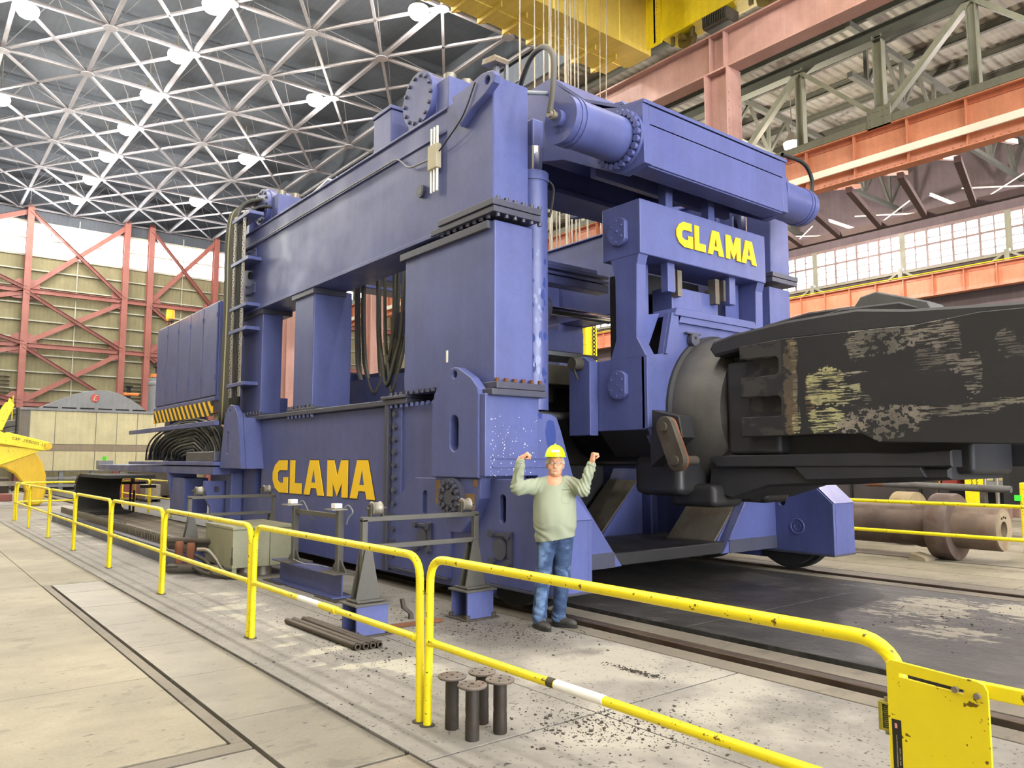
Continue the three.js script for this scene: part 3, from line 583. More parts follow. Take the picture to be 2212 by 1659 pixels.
// --- trunnion drums on top of the frame ---
{
  for (const [z, r] of [[-9.1, .40], [-15.1, .36]]) {
    const y = 6.80;
    const d = part('trunnion_drum', [prism('x', [[z - .38, 6.24], [z + .38, 6.24], [z + .38, y], ...Array.from({ length: 13 }, (_, i) => [z + Math.cos(i * Math.PI / 12) * .38, y + Math.sin(i * Math.PI / 12) * .38 + 0]), [z - .38, y]], 5.62, 6.2, .01)], M.blue, mani);
    part('end_cover', cyl('x', r, 5.54, 5.62, y, z, r, 36), M.blue, d);
    for (let i = 0; i < 14; i++) stamp('bolt', hexXs, M.flange, d, [5.53, y + Math.sin(i / 14 * 6.283) * (r - .06), z + Math.cos(i / 14 * 6.283) * (r - .06)]);
    part('clamp_block', box(5.62, 6.2, 6.24, 6.92, z + .38, z + .68, .015), M.blue, d);
    for (const k of [0, 1]) part('clamp_nut', cyl('y', .09, 6.92, 7.04, 5.76 + k * .28, z + .5, .09, 6), M.galv, d);
  }
  const b = part('oil_tank', box(5.6, 6.2, 6.24, 7.0, -10.5, -9.95, .02), M.blue, mani); part('lid', box(5.58, 6.22, 7.0, 7.06, -10.52, -9.93, .01), M.blue, b);
  part('oil_tank', box(5.5, 5.95, 6.24, 6.75, -15.95, -15.62, .02), M.blue, mani);
  part('top_bracket', [box(5.6, 6.0, 6.24, 6.36, -12.9, -12.2, .01), bar([5.5, 6.3, -12.6], [5.5, 6.4, -11.8], .1, .03)], M.white, mani);
  const hr = part('hand_loop', pipe([[6.3, 6.24, -8.1], [6.3, 6.78, -8.1], [6.3, 6.78, -7.7], [6.3, 6.3, -7.6]], .015, .06, 8), M.greyPaint, mani);
}
// --- upper crosshead with its pivot cylinders ---
{
  const prof = [[-10.6, 6.9], [-7.75, 6.98], [-7.45, 6.70], [-7.1, 6.42], [-6.75, 6.20], [-6.4, 6.08], [-6.08, 6.03], [-6.06, 5.27], [-6.42, 5.22], [-6.9, 5.45], [-7.5, 5.75], [-8.1, 5.9], [-10.6, 6.3]];
  const c = part('crosshead', [prism('x', prof, 6.9, 7.02, .01), prism('x', prof, 9.88, 10.0, .01), box(7.0, 9.9, 5.27, 6.02, -6.16, -6.075), box(7.0, 9.9, 5.25, 5.30, -6.4, -6.1), box(7.0, 9.9, 5.4, 6.4, -7.1, -7.0), box(7.0, 9.9, 6.6, 6.9, -8.1, -7.8)], M.blue, mani);
  part('top_plate', [bar([8.45, 6.055, -6.06], [8.45, 6.10, -6.42], 3.12, .04), bar([8.45, 6.10, -6.42], [8.45, 6.44, -7.1], 3.12, .04), bar([8.45, 6.44, -7.1], [8.45, 7.0, -7.75], 3.12, .04), bar([8.45, 7.0, -7.75], [8.45, 6.92, -10.62], 3.12, .04)], M.blue, c);
  part('edge_plate', [prism('x', prof, 6.885, 6.9, 0)], M.blue, c);
  part('front_seam', box(6.91, 9.99, 5.775, 5.79, -6.083, -6.075), M.blue, c);
  part('lug', prism('x', [[-7.15, 6.4], [-6.72, 6.18], [-6.72, 6.36], [-6.80, 6.45], [-6.92, 6.47]], 7.3, 7.42, .01, [[-6.84, 6.36, .04]]), M.blue, c);
  part('top_box', box(8.3, 9.7, 6.1, 6.24, -6.9, -6.5, .02), M.blue, c);
  for (const s of [1, -1]) {
    const X = x => s > 0 ? x : 2 * CX - x, y = 5.65, z = -6.44;
    const q = part('pivot_cylinder', [cyl('x', .285, X(5.86), X(6.9), y, z, .285, 32), cyl('x', .297, X(6.02), X(6.06), y, z, .297, 32), cyl('x', .297, X(5.95), X(5.99), y, z, .297, 32)], M.blue, mani);
    part('flange', [cyl('x', .38, X(6.84), X(6.9), y, z, .38, 32)], M.blue, q);
    part('boss', [cyl('x', .10, X(5.79), X(5.86), y, z, .10, 20)], M.blue, q);
    if (s > 0) {
      for (let i = 0; i < 24; i++) stamp('bolt', hexX, M.blue, q, [6.81, y + Math.sin(i / 24 * 6.283) * .335, z + Math.cos(i / 24 * 6.283) * .335]);
      part('fitting', [cyl('x', .045, 5.68, 5.8, y + .02, z, .045, 8), cyl('x', .06, 5.72, 5.75, y + .02, z, .06, 6)], M.galv, q);
      part('end_lettering', [-.09, -.05, -.01, .03, .07].map(d => box(5.855, 5.862, y - .16, y - .12, z + d, z + d + .025)), M.blue, q);
      part('hose', tube([[5.70, 5.68, -6.44], [5.68, 5.95, -6.36], [5.72, 6.35, -6.40], [5.82, 6.62, -6.66], [5.95, 6.72, -7.05], [6.1, 6.66, -7.4], [6.3, 6.62, -7.75]], .035, 60, 10), std('#55524e', { roughness: .7 }), mani);
    } else part('hose', tube([[X(5.72), 5.7, -6.44], [X(5.6), 5.9, -6.44], [X(5.56), 6.2, -6.44], [X(5.75), 6.4, -6.44], [X(6.3), 6.45, -6.5]], .032, 40, 8), M.rubber, mani);
  }
  part('pipe_run', rod([6.3, 6.64, -7.8], [7.6, 7.05, -7.9], .03), M.greyPaint, mani);
}
// --- tong carrier: lettered block, hanger bars, legs, lower body ---
const E_FONT = {   // letter outlines in units of the letter height, as on the machine
  G: { w: .62, p: [[.58, 1], [.26, 1], [.10, .86], [.0, .62], [.0, .38], [.10, .14], [.28, 0], [.62, 0], [.62, .48], [.44, .48], [.44, .30], [.28, .30], [.2, .38], [.2, .60], [.28, .69], [.58, .69]] },
  L: { w: .5, p: [[0, 1], [.2, 1], [.2, .31], [.5, .31], [.5, 0], [0, 0]] },
  A: { w: .78, p: [[.22, 1], [.55, 1], [.78, 0], [.54, 0], [.49, .2], [.27, .2], [.22, 0], [0, 0]], h: [[.385, .74], [.31, .36], [.45, .36]] },
  M: { w: .82, p: [[0, 1], [.26, 1], [.41, .56], [.56, 1], [.82, 1], [.82, 0], [.60, 0], [.60, .40], [.41, .03], [.22, .40], [.22, 0], [0, 0]] },
};
{
  const hs = mani.children.find(o => o.name === 'hull_side');
  const names = [['G', -13.665, .69], ['L', -12.885, .485], ['A', -12.30, .765], ['M', -11.42, .70], ['A', -10.635, .765]];
  for (const [ch, z0, w] of names) {
    const L = E_FONT[ch], h = .565, y0 = 1.12, map = q => q.map(([a, b]) => [z0 + a / L.w * w, y0 + b * h]);
    const grow = q => q.map(([z, y]) => [z0 + w / 2 + (z - z0 - w / 2) * 1.06, y0 + h / 2 + (y - y0 - h / 2) * 1.05]);
    part('letter_outline', prism('x', grow(map(L.p)), 5.394, 5.40), std('#2b2440', { roughness: .6 }), hs);
    part('letter', prism('x', map(L.p), 5.383, 5.394, 0, []), M.yellowSign, hs, 'yellow letter ' + ch);
    if (L.h) part('letter_counter', prism('x', map(L.h), 5.381, 5.3835), M.blue, hs);
  }
}
const carrier = part('tong_carrier', [box(7.1, 9.8, 4.245, 4.95, -7.0, -6.34, .015)], M.blue, mani);
{
  let k = 0;
  for (const [ch, x0, w] of [['G', 7.78, .33], ['L', 8.15, .23], ['A', 8.43, .35], ['M', 8.83, .34], ['A', 9.19, .36]]) {
    const L = E_FONT[ch], h = .335, y0 = 4.46, map = q => q.map(([a, b]) => [x0 + a / L.w * w, y0 + b * h]);
    const grow = q => q.map(([x, y]) => [x0 + w / 2 + (x - x0 - w / 2) * 1.06, y0 + h / 2 + (y - y0 - h / 2) * 1.05]);
    part('letter', prism('z', map(L.p), -6.334, -6.318, 0, L.h ? [map(L.h)] : []), M.yellowSign, carrier, 'yellow letter ' + ch);
  }
  for (const s of [1, -1]) {
    const X = x => s > 0 ? x : 2 * CX - x, px = (pts, a, b, bev, h) => prism('x', pts, Math.min(X(a), X(b)), Math.max(X(a), X(b)), bev, h);
    const leg = part('carrier_leg', px([[-6.86, 4.25], [-6.36, 4.25], [-6.40, 4.12], [-6.42, 3.2], [-6.27, 2.95], [-6.88, 2.95], [-6.78, 3.2], [-6.78, 4.0]], 7.1, 7.27, .01), M.blue, mani);
    for (const [y, z, pz] of [[4.58, -6.67, 1], [2.62, -6.70, 1]]) {
      const cap = part('pivot_cap', [px(Array.from({ length: 28 }, (_, i) => { const a = i / 28 * 6.283; return [z + Math.min(.135, Math.cos(a) * .175), y + Math.sin(a) * .185]; }), 7.03, 7.1, .01)], M.blue, mani);
      if (s > 0) { for (let i = 0; i < 6; i++) stamp('bolt', hexS, M.blue, cap, [7.025, y + Math.sin(i * 1.047 + .5) * .14, z - .01 + Math.cos(i * 1.047 + .5) * .105]); stamp('bolt', hexS, M.blue, cap, [7.025, y, z]); }
    }
    // hanger bars from the crosshead and guide plates below the block
    part('hanger_bar', px([[-6.74, 4.95], [-6.60, 4.95], [-6.60, 5.5], [-6.74, 5.5]], 7.92, 8.06, .01), M.blue, mani);
    part('guide_bar', box(Math.min(X(7.72), X(7.86)), Math.max(X(7.72), X(7.86)), 3.86, 4.25, -6.55, -6.43, .008), M.blue, mani);
    part('worn_plate', [box(Math.min(X(7.88), X(7.93)), Math.max(X(7.88), X(7.93)), 3.9, 4.2, -6.6, -6.48), box(Math.min(X(8.0), X(8.09)), Math.max(X(8.0), X(8.09)), 3.85, 4.2, -6.62, -6.5)], M.steel, mani);
    part('gusset', prism('z', [[7.62, 3.45], [7.62, 4.25], [7.30, 4.25], [7.30, 3.75]].map(([x, y]) => [X(x), y]), -6.75, -6.68), M.blue, mani);
  }
  // lower body
  const lb = part('lower_body', [prism('z', [[7.1, 2.07], [7.1, 2.96], [7.40, 3.0], [7.53, 3.53], [9.37, 3.53], [9.5, 3.0], [9.8, 2.96], [9.8, 2.07], [9.5, 2.07], [9.45, 1.85], [9.2, 1.6], [7.7, 1.6], [7.46, 1.85], [7.4, 2.07]], -6.36, -6.26, .01), box(7.1, 7.3, 2.05, 2.96, -7.12, -6.3, .015), box(9.6, 9.8, 2.05, 2.96, -7.12, -6.3, .015), box(7.3, 9.6, 2.05, 2.95, -7.1, -6.4)], M.blue, mani);
  part('top_ledge', prism('z', [[7.56, 3.50], [7.62, 3.60], [9.28, 3.60], [9.34, 3.50]], -6.6, -6.2, .008), M.blue, lb);
  part('side_gusset', [prism('z', [[7.28, 3.0], [7.55, 3.55], [7.28, 3.50]], -6.5, -6.44), prism('z', [[9.62, 3.0], [9.35, 3.55], [9.62, 3.50]], -6.5, -6.44)], M.blue, lb);
  part('edge_rib', [prism('z', [[7.40, 3.0], [7.46, 3.0], [7.72, 3.53], [7.53, 3.53]], -6.26, -6.22), prism('z', [[7.66, 3.42], [9.2, 3.42], [9.2, 3.50], [7.66, 3.50]], -6.26, -6.22)], M.blue, lb);
  for (const s of [1, -1]) part('bottom_chamfer', bar([CX - s * 1.33, 2.06, -6.7], [CX - s * 1.03, 1.74, -6.7], .8, .03), M.grime, lb);
  const iv = part('inspection_valve', [cyl('z', .085, -6.26, -6.18, 7.94, 3.22, .085, 24), box(7.80, 8.08, 3.29, 3.31, -6.26, -6.2)], M.flange, lb); part('hole', cyl('z', .02, -6.185, -6.176, 7.94, 3.24, .02, 10), M.dark, lb);
  part('upper_box', box(8.0, 9.0, 3.56, 4.0, -6.95, -6.6, .015), M.blue, mani);
  part('rear_block', [box(7.75, 9.15, 3.0, 4.25, -7.5, -7.05)], M.grime, mani);
  part('shackle_pin', [cyl('x', .08, 6.80, 7.12, 2.93, -7.28, .08, 18), bar([6.84, 2.85, -7.28], [6.84, 2.72, -7.22], .02)], M.dullsteel, mani);
  part('side_link', prism('x', [[-7.5, 2.0], [-7.1, 2.0], [-7.1, 2.95], [-7.2, 3.02], [-7.38, 3.02], [-7.5, 2.95]], 6.95, 7.1, .01), M.blue, mani);
}
// --- peel (long body inside the frame), hydraulics and hoses behind the opening ---
{
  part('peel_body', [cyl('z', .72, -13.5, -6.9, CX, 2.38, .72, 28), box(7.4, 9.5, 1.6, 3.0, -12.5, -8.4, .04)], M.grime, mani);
  part('lower_girder', [box(6.3, 10.6, 2.72, 3.0, -8.3, -7.9, .02), box(6.3, 7.3, 2.5, 2.75, -9.6, -8.2)], M.dullsteel, mani);
  part('valve_stand', [box(6.5, 10.4, 3.75, 4.15, -11.2, -10.8), box(6.5, 7.0, 2.4, 3.3, -13.6, -13.1)], M.blue, mani);
  part('inner_panel', box(6.95, 7.0, 2.5, 3.3, -14.6, -11.0), M.blue, mani); part('inner_panel', box(9.9, 10.0, 2.5, 3.0, -14.6, -9.0), M.blue, mani);
  part('inner_post', box(6.25, 6.45, 2.5, 4.55, -10.5, -10.35), M.blue, mani); part('inner_post', box(6.2, 6.5, 2.5, 4.5, -13.1, -12.95), M.blue, mani);
  part('inner_post', box(6.7, 6.78, 2.5, 4.6, -9.75, -9.55), M.blue, mani);
  part('horizontal_cylinder', [cyl('z', .16, -11.5, -8.6, 6.75, 3.92, .16, 20)], M.blue, mani); part('horizontal_cylinder', [cyl('x', .15, 6.3, 7.2, 3.86, -8.35, .15, 20), cyl('x', .20, 7.15, 7.25, 3.86, -8.35, .2, 20)], M.flange, mani);
  part('rod', cyl('x', .07, 7.25, 8.6, 3.86, -8.35, .07, 16), M.chrome, mani);
  part('guide_rail', [box(6.1, 8.6, 4.28, 4.40, -8.6, -8.35, .01), box(6.1, 8.6, 4.42, 4.46, -8.6, -8.35), box(6.1, 8.6, 4.5, 4.54, -8.6, -8.35), box(6.9, 8.4, 4.56, 4.62, -8.6, -8.4)], M.blue, mani);
  part('walkway_plate', box(6.3, 8.3, 3.20, 3.26, -8.9, -8.3), M.greyPaint, mani);
  const hs = [];
  for (const [x, z0, z1, dy, r] of [[6.5, -12.75, -11.35, .30, .032], [6.55, -12.6, -11.3, .42, .03], [6.6, -12.85, -11.4, .10, .036], [6.45, -12.35, -11.25, .36, .03], [6.7, -12.3, -11.35, .5, .034], [6.65, -12.2, -11.3, .05, .036], [6.4, -11.7, -10.9, .5, .03], [6.45, -11.6, -10.8, .3, .03]])
    part('hose', tube([[x, 5.0, z0], [x, 3.8, z0 + .06], [x - .02, 3.1 + dy * .5, z0 + .2], [x - .05, 2.62 + dy * .6, (z0 + z1) / 2], [x - .02, 3.1 + dy * .5, z1 - .2], [x, 3.8, z1 - .04], [x, 5.0, z1]], r, 48, 8), std('#6b6a63', { roughness: .45 }), mani);
  for (let i = 0; i < 8; i++) part('pipe', rod([6.2, 3.7 + i * .085, -13.2 + (i % 3) * .1], [6.9, 3.74 + i * .085, -13.9], .032, 10), M.galv, mani);
  for (let i = 0; i < 4; i++) part('pipe', rod([7.0 + i * .12, 2.6, -10.3], [7.0 + i * .12, 4.6, -10.3], .025, 8), M.dullsteel, mani);
  part('hose', [tube([[6.5, 4.2, -8.0], [6.55, 4.7, -7.9], [6.75, 4.95, -7.9], [6.85, 4.7, -7.95], [6.75, 4.3, -8.0], [6.5, 4.05, -8.1]], .02, 40, 7)], M.dullsteel, mani); part('hose', [tube([[6.5, 4.1, -8.1], [6.5, 4.75, -8.0], [6.72, 5.05, -7.95], [6.93, 4.75, -7.98], [6.8, 4.25, -8.05]], .018, 40, 7)], M.dullsteel, mani);
  for (let i = 0; i < 3; i++) part('coiled_hose', new THREE.TorusGeometry(.11 - .02 * i, .022, 8, 24).rotateY(.3).translate(6.5 + .04 * i, 3.2 + i * .16, -8.0), M.galv, mani);
  part('bent_pipe', pipe([[6.75, 3.05, -8.6], [7.1, 3.05, -8.6], [7.1, 2.75, -8.6]], .025, .08, 8), M.blue, mani);
  part('low_pipe', tube([[6.3, 2.42, -8.2], [6.6, 2.4, -8.0], [6.8, 2.28, -7.8], [7.3, 2.28, -7.7]], .06, 30, 10), M.grime, mani);
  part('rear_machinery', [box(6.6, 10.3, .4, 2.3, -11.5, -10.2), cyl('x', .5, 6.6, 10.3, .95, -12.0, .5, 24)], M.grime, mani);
}
// --- bracket plates with slots, bogie hubs ---
{
  for (const s of [1, -1]) {
    const X = x => s > 0 ? x : 2 * CX - x, px = (pts, a, b, bev, h) => prism('x', pts, Math.min(X(a), X(b)), Math.max(X(a), X(b)), bev, h);
    const b = part('bogie_bracket', [px([[-8.08, 1.48], [-7.1, 1.48], [-7.1, 2.44], [-7.12, 2.52], [-7.25, 2.64], [-7.52, 2.78], [-7.60, 2.79], [-7.68, 2.78], [-7.93, 2.61], [-8.03, 2.50], [-8.07, 2.38]], 5.18, 5.30, .012, [[-7.59, 2.0, .17, .42], [-7.59, 2.70, .045]]),
      px([[-8.05, 1.48], [-7.1, 1.48], [-7.12, 1.25], [-7.3, 1.0], [-7.5, .84], [-7.75, .84], [-7.9, 1.05]], 5.22, 5.38, .012)], M.blue, mani);
    part('back_plate', box(Math.min(X(5.3), X(5.42)), Math.max(X(5.3), X(5.42)), 1.45, 2.5, -8.05, -7.17), M.blue, b);
    if (s > 0) {
      const hub = part('hub_cover', [cyl('x', .225, 5.14, 5.22, 1.25, -7.62, .225, 32), cyl('x', .09, 5.12, 5.15, 1.25, -7.62, .09, 20)], M.flange, mani);
      const hx = prep(new THREE.CylinderGeometry(.03, .03, .05, 6).rotateZ(Math.PI / 2));
      for (let i = 0; i < 16; i++) stamp('bolt', hx, M.flange, hub, [5.13, 1.25 + Math.sin(i / 16 * 6.283) * .185, -7.62 + Math.cos(i / 16 * 6.283) * .185]);
      for (let i = 0; i < 8; i++) stamp('bolt', hx, M.flange, hub, [5.13, 1.25 + Math.sin(i / 8 * 6.283) * .125, -7.62 + Math.cos(i / 8 * 6.283) * .125]);
      part('bare_patch', [box(5.212, 5.221, 1.15, 1.44, -8.02, -7.93), box(5.212, 5.221, 1.38, 1.46, -7.24, -7.17), box(5.212, 5.221, 1.12, 1.30, -7.40, -7.22)], std('#a98b62', { map: T.steel, roughness: .9 }), b);
    }
    // two wheel boxes per bogie with wheel and axle cap
    const wb = [
      [[-9.42, .26], [-7.95, .26], [-7.9, .7], [-7.95, 1.05], [-8.06, 1.46], [-8.75, 1.46], [-9.42, 1.06]], // rear
      [[-7.45, .30], [-6.04, .30], [-6.04, 1.04], [-6.52, 1.47], [-7.16, 1.47], [-7.19, 1.36], [-7.25, 1.18], [-7.36, 1.02], [-7.45, .92]]];
    wb.forEach((p, i) => {
      const ax = [-8.5, -6.88][i], a = s > 0 ? 5.36 : 10.87, c = s > 0 ? 5.92 : 11.46;
      const slot = [ax, 1.14, .11, .32];
      const h = part('wheel_box', [prism('x', p, a, a + .06, .006, [slot]), prism('x', p, c - .06, c, .006), prism('x', p, a + .06, c - .06, 0, [[ax, 1.14, .2, .5]])], M.blue, mani);
      part('slot_back', box(a + .30, a + .31, .95, 1.34, ax - .2, ax + .2), M.blue, h);
      if (i === 1) part('sloped_top', prism('x', [[-6.04, 1.04], [-6.52, 1.47], [-6.50, 1.485], [-6.025, 1.05]], a + .01, c - .01), M.blue, h);
      part('bottom_edge', box(a - .01, c + .01, p[0][1] - .03, p[0][1], p[0][0], p[1][0], .005), M.flange, h);
      const w = part('wheel', [cyl('x', .655, s > 0 ? 5.72 : 11.06, s > 0 ? 5.88 : 11.23, .67, ax, .655, 48), cyl('x', .60, s > 0 ? 5.5 : 10.93, s > 0 ? 5.72 : 11.06, .67, ax, .60, 40)], M.dark, mani);
      const cap = part('axle_cap', s > 0 ? [cyl('x', .115, a - .05, a, .70, ax, .115, 28)] : [new THREE.TorusGeometry(.11, .012, 6, 28).rotateY(Math.PI / 2).translate(a - .003, .68, ax + .25), new THREE.TorusGeometry(.055, .006, 6, 20).rotateY(Math.PI / 2).translate(a - .002, .68, ax + .25)], s > 0 ? M.flange : M.blue, h);
      if (s > 0) { part('keeper', [box(a - .04, a, .52, .90, ax + .12, ax + .19, .006), box(a - .04, a, .84, .88, ax - .18, ax + .15, .006)], M.flange, h); for (const [y, z] of [[.86, .155], [.56, .155], [.86, -.15], [.56, -.14]]) stamp('bolt', hexX, M.flange, h, [a - .05, y, ax + z]); }
    });
  }
}
// --- oil stains and paint chips: thin paint films where the photograph shows them ---
{
  M.oil = std('#37447f', { roughness: .22 });
  const fl = mani.children.find(o => o.name === 'front_cheek');
  part('oil_stain', prism('z', [[6.12, 2.14], [6.10, 2.02], [6.115, 1.92], [6.14, 1.84], [6.19, 1.78], [6.24, 1.84], [6.265, 1.95], [6.26, 2.06], [6.23, 2.15], [6.17, 2.17]], FZ, FZ + .003), M.oil, fl);
  part('oil_stain', prism('z', [[5.98, 2.24], [6.0, 2.18], [6.04, 2.17], [6.05, 2.24]], FZ, FZ + .003), M.oil, fl);
  const chip = new THREE.CircleGeometry(.006, 6), cm = std('#d8d8e0');
  const sh = []; SEED = 77; for (let i = 0; i < 90; i++) { const t = rnd(); const r = rr(.003, .008); sh.push(new THREE.CircleGeometry(r, 6).translate(5.28 + (t * t) * .75, rr(1.5, 2.2), FZ + .004)); }
  const cs = part('paint_chips', sh, cm, fl); cs.userData.kind = 'stuff';
  const lc = mani.children.find(o => o.name === 'lift_cylinder'), drops = [];
  for (let i = 0; i < 46; i++) { const a = rr(.25, 1.35), y = rr(2.45, 4.3), r = rr(.012, .03) * (y < 3.3 ? 1.3 : 1), l = rr(1, 2.6); drops.push(new THREE.CircleGeometry(r, 10).scale(1, l, 1).translate(0, 0, .2015).rotateY(-.35 + (a - .8) * 1.1).translate(6.22, y, -7.38)); }
  part('oil_drops', drops, M.oil, lc).userData.kind = 'stuff';
}
// --- ring head and gripper ---
T.jaw = tex(2048, 768, (u, v) => {             // near face of the gripper: z -5.4..-1.4 by y 1.75..3.25
  const z = -5.4 + u * 4, y = 1.75 + v * 1.5;
  const n = fbm(u, v, 8, 4, 6, 201), h = fbm(u, v, 30, 150, 5, 203), p = fbm(u, v, 90, 40, 5, 205), q = fbm(u, v, 24, 10, 6, 207), w = fbm(u, v, 7, 3, 3, 209), f = vnoise(u * 700, v * 260, 700, 260, 211);
  let c = mix([.135, .135, .152], [.195, .195, .212], n * .8 + (f - .5) * .25);
  const bl = fbm(u, v, 16, 8, 4, 213); if (u < .16) c = mix(c, [.30, .29, .27], ss(.48, .56, bl) * .7);
  const g = (a, b, ra, rb) => { const k = Math.cbrt(Math.abs((z - a + (q - .5) * .9 * ra + (h - .5) * .6 * ra) / ra) ** 3 + Math.abs((y - b + (p - .5) * .9 * rb + (w - .5) * .5 * rb) / rb) ** 3); return 1 - k; };   // >0 inside
  const put = (m, col, noise, cover, op = .92) => { if (m <= -.15) return; const t = ss(-.03, .03, m + (q - .5) * .25) * ss(1 - cover - .05, 1 - cover + .05, noise); c = mix(c, mix(col, [.3, .29, .27], ss(.35, .75, w + (p - .5) * .7) * .55), t * op); };
  const st = ss(.38, .62, h), pt = ss(.36, .64, p), mx = st * .6 + ss(.35, .65, q) * .4;
  put(g(-4.66, 2.5, .085, .53), [.50, .42, .31], q, .66);
  put(g(-4.60, 2.12, .05, .16), [.80, .78, .58], st, .55); put(g(-4.60, 2.86, .05, .14), [.66, .62, .48], st, .5); put(g(-4.60, 2.5, .03, .16), [.72, .70, .55], st, .4);
  put(g(-4.43, 2.34, .05, .22), [.54, .42, .29], mx, .5, .8);
  put(g(-4.24, 2.44, .19, .20), [.82, .80, .58], mx, .58); put(g(-4.25, 2.09, .20, .125), [.84, .83, .60], mx, .62);
  put(g(-4.0, 2.36, .13, .12), [.76, .75, .58], mx, .42); put(g(-3.86, 2.2, .10, .14), [.6, .57, .5], mx, .36);
  put(g(-3.66, 2.07, .36, .155), [.62, .59, .54], pt, .50); put(g(-3.98, 2.02, .16, .07), [.66, .62, .55], pt, .45); put(g(-3.3, 2.13, .10, .09), [.62, .59, .54], mx, .5);
  put(g(-3.62, 2.90, .34, .15), [.58, .56, .53], pt, .46); put(g(-3.9, 2.86, .09, .17), [.66, .63, .56], st, .55); put(g(-3.5, 2.98, .3, .05), [.66, .64, .62], st, .5);
  put(g(-3.18, 2.88, .26, .11), [.60, .57, .52], mx, .44); put(g(-3.02, 2.70, .12, .22), [.56, .53, .50], mx, .42); put(g(-2.84, 2.46, .08, .20), [.56, .54, .5], st, .45); put(g(-3.2, 2.6, .16, .12), [.42, .40, .38], mx, .4);
  put(g(-3.95, 2.56, .15, .022), [.72, .69, .62], st, .6); put(g(-2.9, 2.14, .32, .05), [.52, .5, .46], mx, .4); put(g(-2.5, 2.2, .25, .03), [.6, .58, .52], st, .5); put(g(-2.3, 2.72, .3, .12), [.5, .48, .45], mx, .25);
  return c;
}, { size: [4, 1.5], off: [-5.4, 1.75] });
M.jaw = std('#cfcdd0', { map: T.jaw, bumpMap: T.paintBump, bumpScale: .004, roughness: .62 });
M.jawPlain = std('#303036', { map: T.paint, bumpMap: T.paintBump, bumpScale: .005, roughness: .6 });
{
  const AY = 2.28;
  const head = part('ring_head', [lathe('z', [[.0, -6.3], [.97, -6.3], [1.0, -6.2], [.985, -6.05], [.93, -5.85], [.86, -5.7], [.80, -5.62], [.0, -5.6]], CX, AY, 48)], std('#5b5856', { map: T.paint, bumpMap: T.paintBump, bumpScale: .004, roughness: .45, metalness: .3 }), mani);
  part('ring_lip', [lathe('z', [[1.0, -6.30], [1.03, -6.28], [1.03, -6.22], [1.0, -6.18]], CX, AY, 48)], M.jawPlain, head);
  // neck and core
  part('jaw_core', [box(7.95, 8.95, 1.55, 3.0, -5.75, -3.0, .05), box(7.75, 9.15, 1.75, 2.85, -5.6, -4.9, .05)], M.jawPlain, mani);
  const grip = part('gripper_arm', [
    prism('x', [[-5.30, 1.95], [-3.9, 1.95], [-3.72, 1.86], [-2.45, 1.82], [-1.4, 1.86], [-1.4, 2.85], [-2.3, 3.0], [-2.75, 3.02], [-3.3, 2.98], [-4.75, 3.02], [-5.30, 2.99],
      [-5.30, 2.84], [-4.83, 2.83], [-4.80, 2.80], [-4.80, 2.66], [-4.83, 2.63], [-5.30, 2.62], [-5.30, 2.40], [-4.81, 2.39], [-4.78, 2.36], [-4.78, 2.20], [-4.81, 2.17], [-5.30, 2.17]], 7.60, 7.68, .008),
    prism('x', [[-5.30, 1.95], [-3.9, 1.95], [-3.72, 1.86], [-2.45, 1.82], [-1.4, 1.86], [-1.4, 2.85], [-2.3, 3.0], [-3.3, 2.98], [-5.30, 2.99]], 7.725, 8.0, .02)], M.jaw, mani);
  // top hood with its stepped plates
  part('hood', [prism('x', [[-5.75, 3.02], [-5.70, 3.10], [-5.4, 3.16], [-4.7, 3.22], [-3.9, 3.23], [-3.4, 3.15], [-2.6, 3.08], [-1.4, 3.0], [-1.4, 2.88], [-3.3, 2.96], [-4.75, 3.0], [-5.3, 2.96], [-5.68, 2.92]], 7.63, 9.27, .03)], M.jawPlain, mani);
  part('hood_plate', [prism('x', [[-5.35, 3.16], [-5.15, 3.26], [-4.6, 3.33], [-4.1, 3.32], [-3.3, 3.2], [-3.3, 3.12], [-4.7, 3.20]], 7.9, 9.0, .02), prism('x', [[-4.55, 3.2], [-4.1, 3.27], [-3.5, 3.25], [-3.3, 3.15], [-4.2, 3.18]], 7.70, 7.9, .02)], M.jawPlain, mani);
  part('hood_block', prism('x', [[-4.02, 3.24], [-3.92, 3.37], [-3.75, 3.40], [-3.25, 3.22], [-3.2, 3.1]], 7.75, 8.1, .015), std('#5f5e60', { map: T.paint, roughness: .7 }), mani);
  part('far_arm', [prism('x', [[-5.30, 1.95], [-3.9, 1.95], [-3.2, 1.62], [-1.4, 1.62], [-1.4, 2.9], [-5.3, 2.99]], 8.95, 9.35, .02)], M.jawPlain, mani);
  // lower jaw: ledges below the near face
  part('lower_jaw', [prism('x', [[-5.85, 1.72], [-5.6, 1.74], [-3.5, 1.76], [-3.1, 1.78], [-3.1, 1.62], [-5.75, 1.60]], 7.72, 9.2, .015), prism('x', [[-5.9, 1.62], [-3.15, 1.62], [-3.15, 1.50], [-4.0, 1.44], [-5.1, 1.38], [-5.6, 1.22], [-5.95, 1.3]], 7.80, 9.1, .03), prism('x', [[-4.75, 1.62], [-3.4, 1.62], [-3.35, 1.52], [-4.6, 1.47]], 7.74, 7.82, .008)], M.jawPlain, mani);
  part('web_plate', prism('x', [[-3.75, 1.62], [-3.55, 1.94], [-3.15, 1.94], [-3.15, 1.62]], 8.1, 8.3, .01), std('#6a5a55', { map: T.paint, roughness: .8 }), mani);
